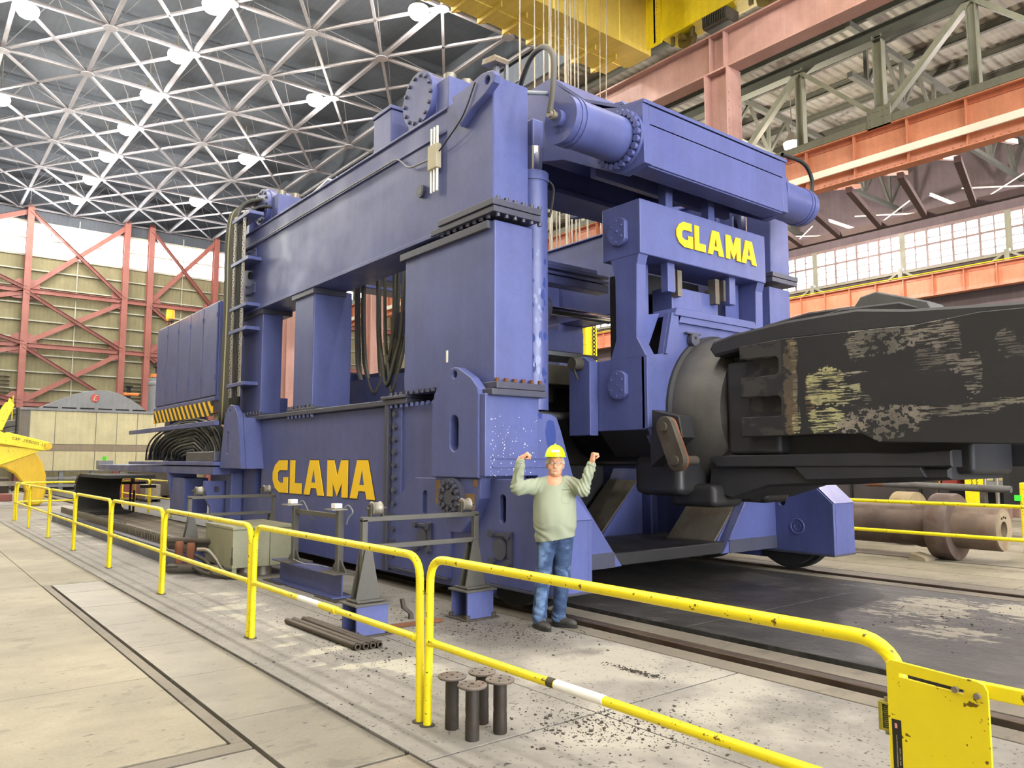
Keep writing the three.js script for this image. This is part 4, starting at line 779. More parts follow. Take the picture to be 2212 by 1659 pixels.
  part('dark_shoe', [lathe('z', [[0, -6.2], [.42, -6.15], [.58, -5.9], [.56, -5.6], [.4, -5.4], [0, -5.35]], CX - .1, 1.74, 28), box(7.35, 9.4, 1.25, 1.75, -6.75, -6.0, .10), box(7.6, 8.2, 1.12, 1.4, -6.4, -5.7, .08), box(8.35, 8.9, 1.16, 1.4, -6.2, -5.5, .08)], M.grime, mani);
  // two-hole link plate on the side
  const lk = (x0, x1, m, dz) => { const a = [-5.92 + dz, 2.07], b = [-5.76 + dz, 1.68], r = .125, pts = []; const ang = Math.atan2(b[1] - a[1], b[0] - a[0]); for (let i = 0; i <= 10; i++) { const t = ang + Math.PI / 2 + i / 10 * Math.PI; pts.push([a[0] + Math.cos(t) * r, a[1] + Math.sin(t) * r]); } for (let i = 0; i <= 10; i++) { const t = ang - Math.PI / 2 + i / 10 * Math.PI; pts.push([b[0] + Math.cos(t) * r, b[1] + Math.sin(t) * r]); } return part('link_plate', prism('x', pts, x0, x1, .01), m, mani); };
  const l1 = lk(6.98, 7.05, M.dullsteel, 0); lk(7.1, 7.16, M.rust, -.06);
  part('pin', [cyl('x', .055, 6.95, 7.35, 2.07, -5.92, .055, 20), cyl('x', .055, 6.95, 7.35, 1.68, -5.76, .055, 20)], M.dullsteel, l1);
  part('link_lug', [prism('x', [[-6.3, 2.3], [-5.85, 2.2], [-5.8, 1.95], [-6.3, 1.6]], 7.17, 7.4, .01)], M.grime, mani);
  part('skirt_bracket', [prism('z', [[7.12, 2.07], [7.42, 2.07], [7.42, 1.66], [7.36, 1.66]], -6.36, -6.27, .005)], M.blue, mani);
}
// --- rear bracket, hose strips, platforms, cabinet ---
{
  part('rear_bracket', [prism('x', [[-15.3, 1.53], [-14.1, 1.53], [-14.35, 2.48], [-14.45, 2.6], [-14.62, 2.72], [-14.82, 2.74], [-14.98, 2.66], [-15.12, 2.48]].map(([z, y]) => [z - .05, y]), 4.98, 5.08, .01, [[-14.93, 2.02, .10, .42], [-14.86, 2.62, .03]]), prism('z', [[5.0, 1.53], [5.42, 1.53], [5.42, 2.4], [5.25, 2.6], [5.0, 2.6]], -15.2, -14.9, .01), prism('x', [[-14.6, 1.53], [-14.15, 1.53], [-14.4, 2.48]], 5.08, 5.42)], M.blue, mani);
  const strip = (z, n) => { const s = part('perforated_rail', box(5.10, 5.13, 2.9, 6.55, z - .05, z + .05), M.galv, mani); const hg = new THREE.CylinderGeometry(.018, .018, .034, 6).rotateZ(Math.PI / 2); for (let y = 2.98; y < 6.5; y += .115) for (const d of [-.022, .022]) stamp('hole', hg, M.dark, s, [5.115, y + (d > 0 ? .05 : 0), z + d]); };
  strip(-15.30); strip(-14.80);
  for (const y of [6.42, 5.52, 4.62, 4.16, 3.10]) part('rail_bracket', box(5.08, 5.36, y, y + .07, -15.42, -14.45, .01), M.blue, mani);
  // flat bundle of hoses running up the rear corner and over the top
  for (let i = 0; i < 7; i++) { const x = 5.16 + .0 * i, z = -15.9 + i * .085; part('hose', tube([[5.3, 2.45, z - .55], [5.22, 2.58, z - .25], [x, 2.95, z - .05], [x, 4.5, z], [x, 6.45, z], [x + .06, 6.78, z + .03], [x + .2, 6.92, z + .12], [5.7, 6.95, z * .3 - 15.2 * .7 + .35]], .038, 60, 7), i === 2 ? std('#a39d78', { roughness: .6 }) : std('#4b4a44', { roughness: .6 }), mani); }
  for (let i = 0; i < 4; i++) { const z = -15.18 + i * .085; part('hose', tube([[5.25, 2.5, z - .6], [5.2, 2.65, z - .2], [5.16, 3.0, z], [5.16, 6.2, z], [5.2, 6.5, z + .02], [5.4, 6.7, z + .08], [5.65, 6.72, z + .2]], .036, 50, 7), M.rubber, mani); }
  // electrical cabinet with five doors
  const cab = part('electrical_cabinet', [box(5.32, 6.6, 3.0, 5.12, -21.6, -16.75, .02)], M.blue, mani);
  for (let i = 0; i < 5; i++) { const z0 = -21.58 + i * .965, d = part('door', box(5.285, 5.32, 3.07, 5.08, z0 + .015, z0 + .95, .008), M.blue, cab); }
  for (let i = 0; i < 5; i++) for (const y of [3.4, 4.75]) part('hinge', box(5.265, 5.29, y, y + .1, -21.58 + i * .965 + .92, -21.58 + i * .965 + .96), M.blue, cab);
  part('sill', box(5.27, 6.6, 2.95, 3.03, -21.62, -16.7, .01), M.blue, cab);
  T.hazard = tex(256, 64, (u, v) => ((u * 14 + v * 1.1) % 1 < .5) ? [.96, .76, .12] : [.12, .11, .1], { size: [4.7, .32], off: [-21.5, 2.62] });
  part('hazard_strip', box(5.26, 5.29, 2.63, 2.95, -21.55, -16.85), std('#ffffff', { map: T.hazard, roughness: .5 }), mani, 'yellow and black hazard stripes');
  part('support', box(5.6, 6.3, .5, 2.95, -16.9, -15.3), M.blue, mani); part('support', box(5.5, 6.4, 1.5, 2.95, -21.4, -20.9), M.blue, mani);
  // platforms: rails of the hose store
  part('platform_rail', [box(4.85, 4.95, 2.36, 2.46, -22.3, -15.35, .01)], M.blue, mani);
  const lp = part('lower_platform', [box(4.85, 6.6, 1.58, 1.66, -22.2, -15.3, .01), box(4.88, 6.5, 1.40, 1.56, -26.2, -15.4, .01)], M.blue, mani);
  part('end_box', box(4.9, 5.3, 1.42, 1.68, -26.6, -26.2, .01), M.greyPaint, lp);
  part('warning_tag', box(4.86, 4.88, 1.68, 1.80, -25.5, -25.0), std('#4ff01c', { roughness: .5 }), lp, 'bright green tag');
  part('kick_box', box(4.9, 5.4, 1.66, 1.86, -17.3, -15.45, .02), M.flange, lp);
  for (let i = 0; i < 24; i++) part('mesh_wire', rod([6.4, 1.68 + i * .042, -22.25], [6.4, 1.68 + i * .042, -19.9], .004, 4), M.dullsteel, lp);
  part('mesh_frame', pipe([[6.4, 1.66, -22.25], [6.4, 2.60, -22.25], [6.4, 2.86, -20.9], [6.4, 2.9, -19.9]], .012, .1, 6), M.dullsteel, lp);
  for (let i = 0; i < 34; i++) { const k = 1 - i / 36, c = -17.25, lay = (i * 7) % 3; part('coiled_hose', tube(Array.from({ length: 15 }, (_, j) => { const t = j / 14 * Math.PI, q = Math.cos(t); return [5.02 + lay * .05 + .03 * Math.sin(i * 2.1 + j), 1.69 + Math.sin(t) * .88 * k * (1 + .012 * Math.sin(i * 5 + j * 1.7)), c + q * (q > 0 ? 1.75 : 4.0) * k]; }), .021, 44, 6), i % 5 === 1 ? std('#5d5b52', { roughness: .6 }) : M.rubber, mani); }
  part('hose_store_back', prism('x', [...Array.from({ length: 15 }, (_, j) => { const t = j / 14 * Math.PI; const q = Math.cos(t); return [-17.25 + q * (q > 0 ? 1.74 : 3.98), 1.68 + Math.sin(t) * .88]; })], 5.22, 5.28), std('#2b2a26', { map: T.paint, roughness: .8 }), mani);
  // legs and plates below the rear platform
  part('rear_frame', [prism('z', [[5.0, .5], [5.5, .5], [5.5, 1.45], [4.86, 1.52]], -18.6, -18.5, .005), box(4.95, 5.45, .48, 1.30, -18.55, -17.5, .01)], M.blue, mani); part('rear_beam', box(5.2, 9, .45, 1.45, -15.6, -15.3, .02), M.blue, mani);
  const tp = part('tow_plate', prism('z', [[4.95, 1.28], [4.95, 1.1], [5.0, 1.0], [5.0, .9], [5.08, .75], [5.08, .45], [5.95, .45], [5.95, .75], [6.05, .95], [6.05, 1.1], [6.1, 1.28]].map(([x, y]) => [x - .1, y]), -15.9, -15.8, .008, [[[5.05, 1.06], [5.15, 1.06], [5.15, 1.16], [5.05, 1.16]], [[5.72, 1.06], [5.82, 1.06], [5.82, 1.16], [5.72, 1.16]]]), M.blue, mani);
  part('bogie_rear', [prism('x', [[-17.2, .26], [-15.7, .26], [-15.7, 1.1], [-16.1, 1.4], [-17.2, 1.4]], 5.4, 5.95, .01)], M.blue, mani);
}
// --- floodlight and beacon mounted on the machine ---
{
  const fl = thing('floodlight', 'small pale floodlight on a bracket on top of the machine, beside the lug', 'lamp', [5.55, 6.35, -7.25]);
  part('body', prism('x', [[-7.46, 6.60], [-7.16, 6.54], [-7.14, 6.58], [-7.18, 6.63], [-7.43, 6.67]], 5.46, 5.66, .008), M.galv, fl); part('bracket', [box(5.54, 5.6, 6.30, 6.58, -7.32, -7.26), box(5.62, 5.66, 6.3, 6.55, -7.2, -7.16)], M.greyPaint, fl);
  const bc = thing('beacon', 'glowing orange warning beacon on top of the far cabinet end', 'beacon', [5.5, 5.12, -21.3]);
  part('base', [cyl('y', .10, 5.32, 5.38, 5.5, -21.3, .1, 14), rod([5.45, 5.12, -21.3], [5.45, 5.34, -21.3], .03), rod([5.55, 5.12, -21.3], [5.55, 5.34, -21.3], .03)], M.dullsteel, bc);
  part('light_dome', cyl('y', .105, 5.38, 5.62, 5.5, -21.3, .095, 18), new THREE.MeshStandardMaterial({ color: '#ff9a20', emissive: '#ff7208', emissiveIntensity: 1.3, roughness: .3 }), bc);
  const L = new THREE.PointLight('#ffa030', 5, 0, 2); L.position.set(-.25, .4, 0); L.castShadow = true; bc.add(L);
}
// ================= yellow overhead crane =================
{
  const Yb = 16.35, t = thing('overhead_crane', 'big yellow overhead travelling crane at the top, on the maroon runway', 'crane', [16, Yb, -18.4]);
  part('bridge_girder', box(-17, 20.75, Yb, 19.0, -18.95, -17.85, .02), M.yellowCrane, t);
  for (let x = -15; x < 20; x += 3.1) part('panel_seam', box(x - .02, x + .02, Yb + .02, 18.98, -17.853, -17.84), std('#f7dc50', { roughness: .5 }), t);
  part('walkway_floor', box(-17, 20.3, Yb - .06, Yb - .02, -19.75, -18.97), M.yellowCrane, t);
  part('bottom_plate', box(-17, 20.6, Yb - .03, Yb, -18.99, -17.80), M.yellowCrane, t);
  for (let x = -14; x < 20.5; x += 1.05) part('walkway_bracket', [box(x - .03, x + .03, Yb - .22, Yb - .03, -19.8, -18.5), prism('z', [[x + .03, Yb - .22], [x + .35, Yb - .04], [x + .03, Yb - .04]], -19.82, -19.78)], M.yellowCrane, t);
  const et = part('end_truck', [box(20.55, 21.4, 16.62, 18.5, -17.2, -9.6, .03), box(20.5, 20.56, 16.5, 18.6, -17.9, -17.15, .01)], std('#ffe312', { map: T.paint, roughness: .5 }), t);
  part('bolt_flange', box(20.5, 20.56, 16.6, 18.5, -17.5, -17.42), M.yellowCrane, et);
  const bg = new THREE.SphereGeometry(.03, 6, 4); for (let y = 16.7; y < 18.4; y += .12) stamp('bolt', bg, M.yellowCrane, et, [20.49, y, -17.34]);
  for (const z of [-16.4, -13.2]) { const w = part('wheel', [cyl('x', .34, 20.9, 21.1, 16.44, z, .34, 28), cyl('x', .10, 20.6, 21.3, 16.44, z, .1, 14)], std('#84752e', { map: T.steel, roughness: .7 }), t); part('wheel_box', [box(20.7, 20.78, 16.3, 16.7, z - .5, z - .36), box(20.7, 20.78, 16.3, 16.7, z + .36, z + .5)], std('#6b6032', { map: T.paint, roughness: .8 }), t); }
  for (const z of [-14.9, -11.9]) part('motor', [box(20.55, 21.2, 16.15, 16.6, z - .5, z + .5, .03), ...Array.from({ length: 14 }, (_, i) => box(20.5, 20.56, 16.2, 16.58, z - .48 + i * .07, z - .46 + i * .07))], M.dullsteel, t);
  part('gusset', prism('y', [[20.7, -17.2], [20.7, -16.4], [19.7, -17.86]], 18.3, 18.36), M.yellowCrane, t);
  part('trolley', [box(12.6, 17.4, 19.0, 19.35, -18.4, -12.6, .03)], M.yellowCrane, t); part('second_girder', box(-17, 20.75, Yb, 19.0, -13.2, -12.2, .02), M.yellowCrane, t);
  const RX = [[13.94, -16.4], [14.12, -16.2], [14.2, -16.0], [14.32, -16.1], [14.42, -16.3], [14.52, -16.0], [14.58, -16.2], [14.72, -15.9], [14.86, -16.1], [15.0, -16.0], [15.08, -16.2], [15.16, -16.0], [15.4, -16.1], [15.52, -15.9], [15.64, -16.0]];
  RX.forEach(([x, z], i) => part('hoist_rope', rod([x, 5.7, z], [x, 19.1, z], .022, 6), M.galv, t));
  part('hoist_rope', rod([16.25, 5.7, -15.9], [16.5, 19.1, -15.9], .014, 6), M.galv, t); part('hoist_rope', rod([16.25, 5.7, -16.1], [16.38, 19.1, -16.1], .014, 6), M.galv, t); part('pendant_cable', rod([13.55, 5.7, -16.6], [13.55, 19.1, -16.6], .03, 6), M.galv, t);
  const hb = part('hook_block', [box(15.15, 15.6, 4.4, 5.7, -16.4, -15.6, .06), box(13.9, 15.6, 5.5, 5.75, -16.3, -15.7, .04)], M.yellow, t);
  for (let i = 0; i < 9; i++) part('chain_link', new THREE.TorusGeometry(.05, .016, 6, 12).scale(1, 1.35, 1).rotateY(i % 2 ? 1.57 : 0).translate(15.35, 5.45 - i * .11, -15.5), M.dullsteel, hb);
}
// ================= yellow guard rails along the walkway =================
const RX0 = 2.77, RH = 1.05, MH = .52;
function railSection(z0, z1, label, single_ = false) {        // z0 nearer than z1
  const t = thing('guard_rail', label, 'railing', [RX0, 0, (z0 + z1) / 2]);
  part('hoop', pipe([[RX0, 0, z0], [RX0, RH, z0 - .02], [RX0, RH, z1 + .02], [RX0, 0, z1]], .027, .16, 14), M.yellow, t);
  part('middle_rail', rod([RX0, MH, z0], [RX0, MH, z1], .024, 12), M.yellow, t);
  for (const z of [z0, z1]) part('collar', [cyl('z', .033, z - .02 + (z === z0 ? -.04 : .04), z + .02 + (z === z0 ? -.04 : .04), RX0, MH, .026, 12)], M.yellow, t);
  part('floor_socket', [cyl('y', .05, 0, .006, RX0, z0, .05, 14), cyl('y', .05, 0, .006, RX0, z1, .05, 14)], M.dullsteel, t);
  return t;
}
{
  const s1 = railSection(-1.30, -4.335, 'nearest yellow tube guard rail, crossing in front of the man to the sign plate');
  part('sticker', rod([RX0 - .002, MH + .003, -3.1], [RX0 - .002, MH + .003, -2.75], .0252, 14), M.white, s1, 'white paper sticker'); part('sticker_end', rod([RX0 - .002, MH + .003, -3.16], [RX0 - .002, MH + .003, -3.11], .0253, 14), std('#3a3520'), s1);
  const s2 = railSection(-4.425, -7.43, 'second yellow guard rail, in front of the roller stand, with a white sticker');
  part('sticker', rod([RX0 - .002, MH + .003, -6.35], [RX0 - .002, MH + .003, -5.95], .0252, 14), M.white, s2, 'white paper sticker'); part('sleeve', rod([RX0, MH, -5.9], [RX0, MH, -5.65], .030, 14), M.yellow, s2);
  railSection(-7.50, -10.56, 'third yellow guard rail, in front of the grey-green junction cabinet');
  railSection(-10.63, -13.61, 'fourth yellow guard rail, in front of the valve manifold');
  railSection(-13.69, -16.68, 'fifth yellow guard rail, in front of the cable tray middle');
  railSection(-16.76, -19.7, 'sixth yellow guard rail, in front of the black cable chain');
  railSection(-19.78, -22.83, 'seventh yellow guard rail, second last before the far corner');
  railSection(-22.9, -25.86, 'eighth and last yellow guard rail in the row, ending at the corner');
  const c = thing('guard_rail', 'yellow guard rail turning the far corner toward the black cable chain', 'railing', [4.3, 0, -26]);
  part('hoop', pipe([[2.84, 0, -26], [2.84, RH, -26], [5.9, RH, -26], [5.9, 0, -26]], .027, .16, 12), M.yellow, c); part('middle_rail', rod([2.84, MH, -26], [5.9, MH, -26], .024, 10), M.yellow, c);
  for (const [z0, z1, l] of [[-24.6, -27.15, 'yellow guard rail seen beneath the rear platform, right of the pair'], [-27.25, -31.0, 'yellow guard rail seen beneath the rear platform, left of the pair']]) {
    const g = thing('guard_rail', l, 'railing', [6.62, 0, (z0 + z1) / 2]); part('hoop', pipe([[6.62, 0, z0], [6.62, RH, z0], [6.62, RH, z1], [6.62, 0, z1]], .027, .2, 12), M.yellow, g); part('middle_rail', rod([6.62, MH, z0], [6.62, MH, z1], .024, 10), M.yellow, g);
  }
  const r = thing('guard_rail', 'chipped yellow guard rail on the far side, in front of the big flanged shaft', 'railing', [13.3, 0, -6]);
  part('top_rail', rod([13.3, .985, -12.8], [13.3, .985, -2.4], .03), M.yellow, r); part('middle_rail', rod([13.3, .49, -12.8], [13.3, .49, -2.4], .03), M.yellow, r); for (const z of [-12.8, -9.4, -2.4]) part('post', rod([13.3, 0, z], [13.3, .985, z], .03), M.yellow, r);
}
// swing gate plate on the last rail, with its spring hinges and sticker
{
  const t = thing('safety_gate', 'flat yellow swing gate plate with black-bordered sticker, spring hinges at its left edge', 'gate', [2.76, 0, -1.2]);
  const q = prism('x', [[-1.352, .40], [-1.03, .40], [-1.03, .955], [-1.04, .975], [-1.06, .982], [-1.335, .997], [-1.35, .985]], 2.735, 2.745, .002, [[[-1.305, .957], [-1.10, .946], [-1.10, .934], [-1.305, .945]]]);
  part('plate', q, std('#ead515', { map: T.yellow, roughness: .38 }), t);
  part('arm', box(2.748, 2.775, .93, .978, -1.11, -.45, .006), M.yellow, t);
  part('bolt', [cyl('x', .010, 2.722, 2.737, .938, -1.06, .010, 14), cyl('x', .010, 2.722, 2.737, .944, -1.125, .010, 14)], M.galv, t);
  for (const y of [.80, .52]) {
    const h = part('hinge', [box(2.735, 2.775, y - .045, y + .045, -1.385, -1.372, .003), box(2.735, 2.775, y + .04, y + .048, -1.385, -1.345, .002), box(2.735, 2.775, y - .048, y - .04, -1.385, -1.345, .002)], std('#8f8420', { map: T.yellow, roughness: .5 }), t);
    part('spring', Array.from({ length: 11 }, (_, i) => new THREE.TorusGeometry(.011, .0028, 6, 14).rotateX(Math.PI / 2).translate(2.752, y - .034 + i * .0066, -1.362)), std('#6d6a35', { metalness: .4, roughness: .5 }), h);
    part('hinge_pin', cyl('y', .008, y - .062, y + .062, 2.752, -1.362, .008, 12), M.galv, h);
  }
  const cv = document.createElement('canvas'); cv.width = 128; cv.height = 1024; const g = cv.getContext('2d');
  g.fillStyle = '#1d1a15'; g.fillRect(0, 0, 128, 1024); g.fillStyle = '#5a5220'; g.fillRect(0, 470, 128, 554); g.fillStyle = '#1d1a15'; g.fillRect(6, 490, 116, 534);
  g.save(); g.translate(52, 1020); g.rotate(-Math.PI / 2); g.fillStyle = '#e9d51c'; g.font = 'italic 50px sans-serif'; g.fillText('SafetyGateCompany', 20, 14); g.font = '24px sans-serif'; g.fillStyle = '#d8d0a0'; g.fillText('SAFETY IN SITE and COMPLIANCE', 40, 52); g.fillText('www.SafetyGateCompany.com', 560, 12); g.fillText('800 927 3600', 640, 52); g.restore();
  g.fillStyle = '#c8402c'; g.fillRect(38, 30, 34, 46); g.fillStyle = '#eee'; for (let i = 0; i < 4; i++) g.fillRect(38, 36 + i * 10, 34, 4);
  const tx = new THREE.CanvasTexture(cv); tx.colorSpace = THREE.SRGBColorSpace;
  const pl = new THREE.PlaneGeometry(.032, .40).rotateY(-Math.PI / 2).translate(2.7343, .60, -1.322), m = flags(new THREE.Mesh(pl.translate(-2.76, 0, 1.2), new THREE.MeshStandardMaterial({ map: tx, roughness: .5 }))); m.name = 'sticker'; m.userData.label = 'black sticker with yellow lettering'; t.add(m); ORG.set(m, V(2.76, 0, -1.2));
}
// ================= flanged steel pins by the rail =================
{
  const mk = (x, z, l) => {
    const t = thing('flanged_pin', l, 'steel pin', [x, 0, z]);
    part('shaft', lathe('y', [[0, 0], [.042, 0], [.044, .01], [.043, .12], [.041, .14], [.043, .17], [.042, .31], [0, .31]], x, z, 24), std('#4a4744', { map: T.steel, bumpMap: T.paintBump, bumpScale: .004, roughness: .55, metalness: .3 }), t);
    const f = part('flange', lathe('y', [[0, .305], [.085, .308], [.091, .315], [.091, .322], [.086, .327], [0, .328]], x, z, 32), std('#837c78', { map: T.steel, roughness: .6 }), t);
    const hg = new THREE.CylinderGeometry(.006, .006, .003, 8); for (let i = 0; i < 6; i++) stamp('hole', hg, M.dark, f, [x + Math.cos(i * 1.047 + x * 9) * .066, .3285, z + Math.sin(i * 1.047 + x * 9) * .066]); stamp('hole', new THREE.CylinderGeometry(.012, .012, .003, 10), M.dark, f, [x, .3285, z]);
  };
  mk(2.86, -4.19, 'flanged steel pin standing nearest the double rail post'); mk(2.845, -3.95, 'flanged steel pin standing in front of the other three'); mk(3.07, -4.155, 'flanged steel pin standing at the back, half hidden by the others'); mk(3.05, -3.94, 'flanged steel pin standing on the right of the four');
}
// ================= loose steel pipes on the floor =================
[[3.30, -7.87, 3.335, -6.37, 'steel pipe on the floor nearest the guard rail'], [3.37, -7.86, 3.405, -6.35, 'second steel pipe from the guard rail, in the bunch of four'], [3.47, -7.84, 3.47, -6.34, 'third steel pipe from the guard rail, in the bunch of four'], [3.50, -7.80, 3.535, -6.33, 'steel pipe farthest from the guard rail, ending in a coupling']].forEach(([x0, z0, x1, z1, l], i) => {
  const t = thing('steel_pipe', l, 'pipe', [(x0 + x1) / 2, 0, (z0 + z1) / 2]), p = V(x0, .03, z0), q = V(x1, .03, z1), L = p.distanceTo(q);
  const sh = new THREE.Shape(); sh.absarc(0, 0, .029, 0, Math.PI * 2); sh.holes = [holePath(0, 0, .018)];
  part('tube', along(new THREE.ExtrudeGeometry(sh, { depth: L, bevelEnabled: false, curveSegments: 10 }), p, q), std('#5f5750', { map: T.steel, roughness: .6, metalness: .3 }), t);
  part('coupling', along(new THREE.CylinderGeometry(.034, .034, .06, 16, 1, true).rotateX(Math.PI / 2).translate(0, 0, L - .05), p, q), M.dullsteel, t);
});
// ================= roller stands (two alike) =================
function rollerStand(z, l) {
  const t = thing('roller_stand', l, 'stand', [4.35, 0, z]);
  for (const [x, s] of [[3.71, 1], [5.0, -1]]) {
    part('pedestal', [...ibar([x, 0, z], [x, .29, z], .34, .30, .015, .02, 0)], M.blue, t);
    part('base_plate', box(x - .22, x + .22, 0, .015, z - .2, z + .2, .004), M.dullsteel, t); part('top_plate', [box(x - .2, x + .2, .29, .31, z - .18, z + .18, .004), box(x - .15, x + .15, .315, .335, z - .12, z + .12, .004)], M.frame, t);
    for (const [dx, dz] of [[-.17, -.15], [.17, -.15], [-.17, .15], [.17, .15]]) stamp('bolt', hexY, M.dullsteel, t, [x + dx, .03, z + dz]);
    part('gusset', prism('z', [[x - .13, .335], [x + .13, .335], [x + .035 * 1, .82], [x - .035, .82]], z - .07, z - .055), M.frame, t); part('gusset', prism('z', [[x - .13, .335], [x + .13, .335], [x + .035, .82], [x - .035, .82]], z + .04, z + .055), M.frame, t);
    const px = x - s * .03; part('post', box(px - .03, px + .03, .335, 1.10, z - .03, z + .03, .006), M.frame, t);
    const rx = x + s * .10, b = part('roller_fork', [box(rx - .075, rx - .06, 1.12, 1.24, z - .03, z + .03), box(rx + .06, rx + .075, 1.12, 1.24, z - .03, z + .03), rod([rx - .11, 1.205, z], [rx + .11, 1.205, z], .013)], M.dullsteel, t);
    part('roller', lathe('x', [[0, rx - .055], [.058, rx - .055], [.07, rx - .045], [.06, rx - .03], [.06, rx + .03], [.07, rx + .045], [.058, rx + .055], [0, rx + .055]], 1.205, z, 24), M.galv, b);
  }
  part('top_bar', box(3.65, 5.06, 1.075, 1.125, z - .03, z + .03, .006), M.frame, t); part('lower_bar', box(3.70, 5.0, .80, .85, z - .025, z + .025, .006), M.frame, t);
}
rollerStand(-6.95, 'dark steel roller stand on blue pedestals, nearest, right of the lettering'); rollerStand(-12.68, 'dark steel roller stand with two rollers, behind the junction cabinet');
// ================= sensor stand =================
{
  const t = thing('sensor_stand', 'dark frame with two white sensors on a low blue beam beneath the yellow lettering', 'stand', [4.38, 0, -9.7]);
  part('beam', ibar([4.38, .16, -10.72], [4.38, .16, -8.8], .26, .30, .015, .02), M.blue, t); part('base_plate', [box(4.2, 4.6, 0, .012, -10.9, -10.3), box(4.2, 4.6, 0, .012, -9.2, -8.6)], M.dullsteel, t);
  for (const z of [-10.25, -8.9]) {
    part('foot', [box(4.2, 4.55, .31, .325, z - .22, z + .22, .004), prism('x', [[z - .2, .325], [z + .2, .325], [z + .05, .47], [z - .05, .47]], 4.37, 4.39)], M.frame, t);
    part('post', box(4.34, 4.42, .32, 1.07, z - .04, z + .04, .006), M.frame, t);
    const s = part('sensor', [box(4.30, 4.40, 1.09, 1.15, z - .09, z + .02, .006)], M.white, t); part('sensor_arm', box(4.24, 4.44, 1.07, 1.085, z - .16, z + .08), M.galv, s);
    part('cable', tube([[4.4, 1.09, z + .06], [4.42, 1.13, z + .14], [4.44, 1.05, z + .22], [4.42, .98, z + (z < -10 ? .36 : .15)], [4.42, .9, z + (z < -10 ? .5 : .1)]], .010, 24, 6), M.greyPaint, t);
  }
  part('cross_bar', box(4.36, 4.42, .96, 1.02, -10.25, -8.9, .006), M.frame, t);
  part('cable', tube([[4.3, .36, -10.1], [4.28, .345, -9.7], [4.36, .345, -9.3], [4.3, .36, -9.0]], .008, 20, 6), M.greyPaint, t); part('lamp_clip', cyl('z', .03, -9.05, -9.0, 4.45, .9, .03, 10), M.galv, t);
}
// ================= junction cabinet, valve manifold and hoses =================
{
  const t = thing('junction_cabinet', 'low grey-green steel junction cabinet with chipped corner behind the guard rail', 'cabinet', [4.25, 0, -11.8]);
  part('body', box(3.86, 4.75, .15, .69, -12.42, -11.2, .008), M.boxGreen, t); part('lid', box(3.85, 4.77, .69, .735, -12.44, -11.18, .008), M.boxGreen, t);
  part('panel_joint', box(4.40, 4.407, .16, .69, -11.2, -11.196), M.dark, t); part('worn_corner', [box(3.855, 3.865, .25, .45, -11.22, -11.196), box(3.853, 3.87, .2, .3, -11.24, -11.197)], M.dullsteel, t);
  part('leg', [box(3.88, 3.94, 0, .15, -11.3, -11.24)], M.boxGreen, t); part('leg', box(4.66, 4.72, 0, .15, -11.3, -11.24), M.boxGreen, t); part('drum', [cyl('y', .13, 0, .15, 4.42, -11.5, .13, 20)], M.galv, t); part('drum', [cyl('y', .10, 0, .15, 4.15, -11.45, .1, 20)], M.galv, t);
  part('inlet_pipe', [rod([3.4, .45, -12.9], [3.9, .45, -12.2], .05), rod([3.5, .35, -13.0], [3.9, .34, -12.3], .06)], M.dullsteel, t);
  const v = thing('valve_manifold', 'rusty brown twin valve with handwheel on the floor beside the junction cabinet', 'valve', [3.5, 0, -12.25]);
  part('valve_body', [lathe('y', [[0, .1], [.055, .1], [.06, .36], [.065, .37], [.065, .43], [.05, .47], [0, .475]], 3.45, -12.32, 18)], M.rust, v); part('valve_body', [lathe('y', [[0, .1], [.055, .1], [.06, .34], [.065, .35], [.065, .41], [.05, .45], [0, .455]], 3.58, -12.2, 18)], M.rust, v);
  part('base_pipe', [rod([3.3, .08, -12.35], [3.75, .08, -12.05], .07)], M.dullsteel, v); part('handwheel', [new THREE.TorusGeometry(.07, .010, 8, 24).rotateY(.9).translate(3.26, .12, -12.3), rod([3.26, .12, -12.3], [3.4, .12, -12.2], .012), rod([3.22, .06, -12.25], [3.30, .18, -12.35], .008), rod([3.22, .16, -12.25], [3.30, .08, -12.35], .008)], M.dullsteel, v); part('flange', cyl('z', .075, -12.0, -11.96, 3.72, .08, .075, 18), M.dullsteel, v);
  part('hose', tube([[3.66, .35, -12.15], [3.78, .34, -12.05], [3.86, .2, -11.85], [3.9, .06, -11.5], [4.1, .04, -11.2]], .03, 40, 10), M.galv, v); part('hose', tube([[3.64, .26, -12.15], [3.72, .2, -11.9], [3.72, .06, -11.5], [3.86, .04, -11.2], [4.1, .04, -11.0]], .03, 40, 10), M.dullsteel, v); part('hose', tube([[3.6, .1, -12.1], [3.66, .05, -11.7], [3.84, .035, -11.35], [4.05, .035, -11.15]], .028, 30, 10), M.dullsteel, v);
}
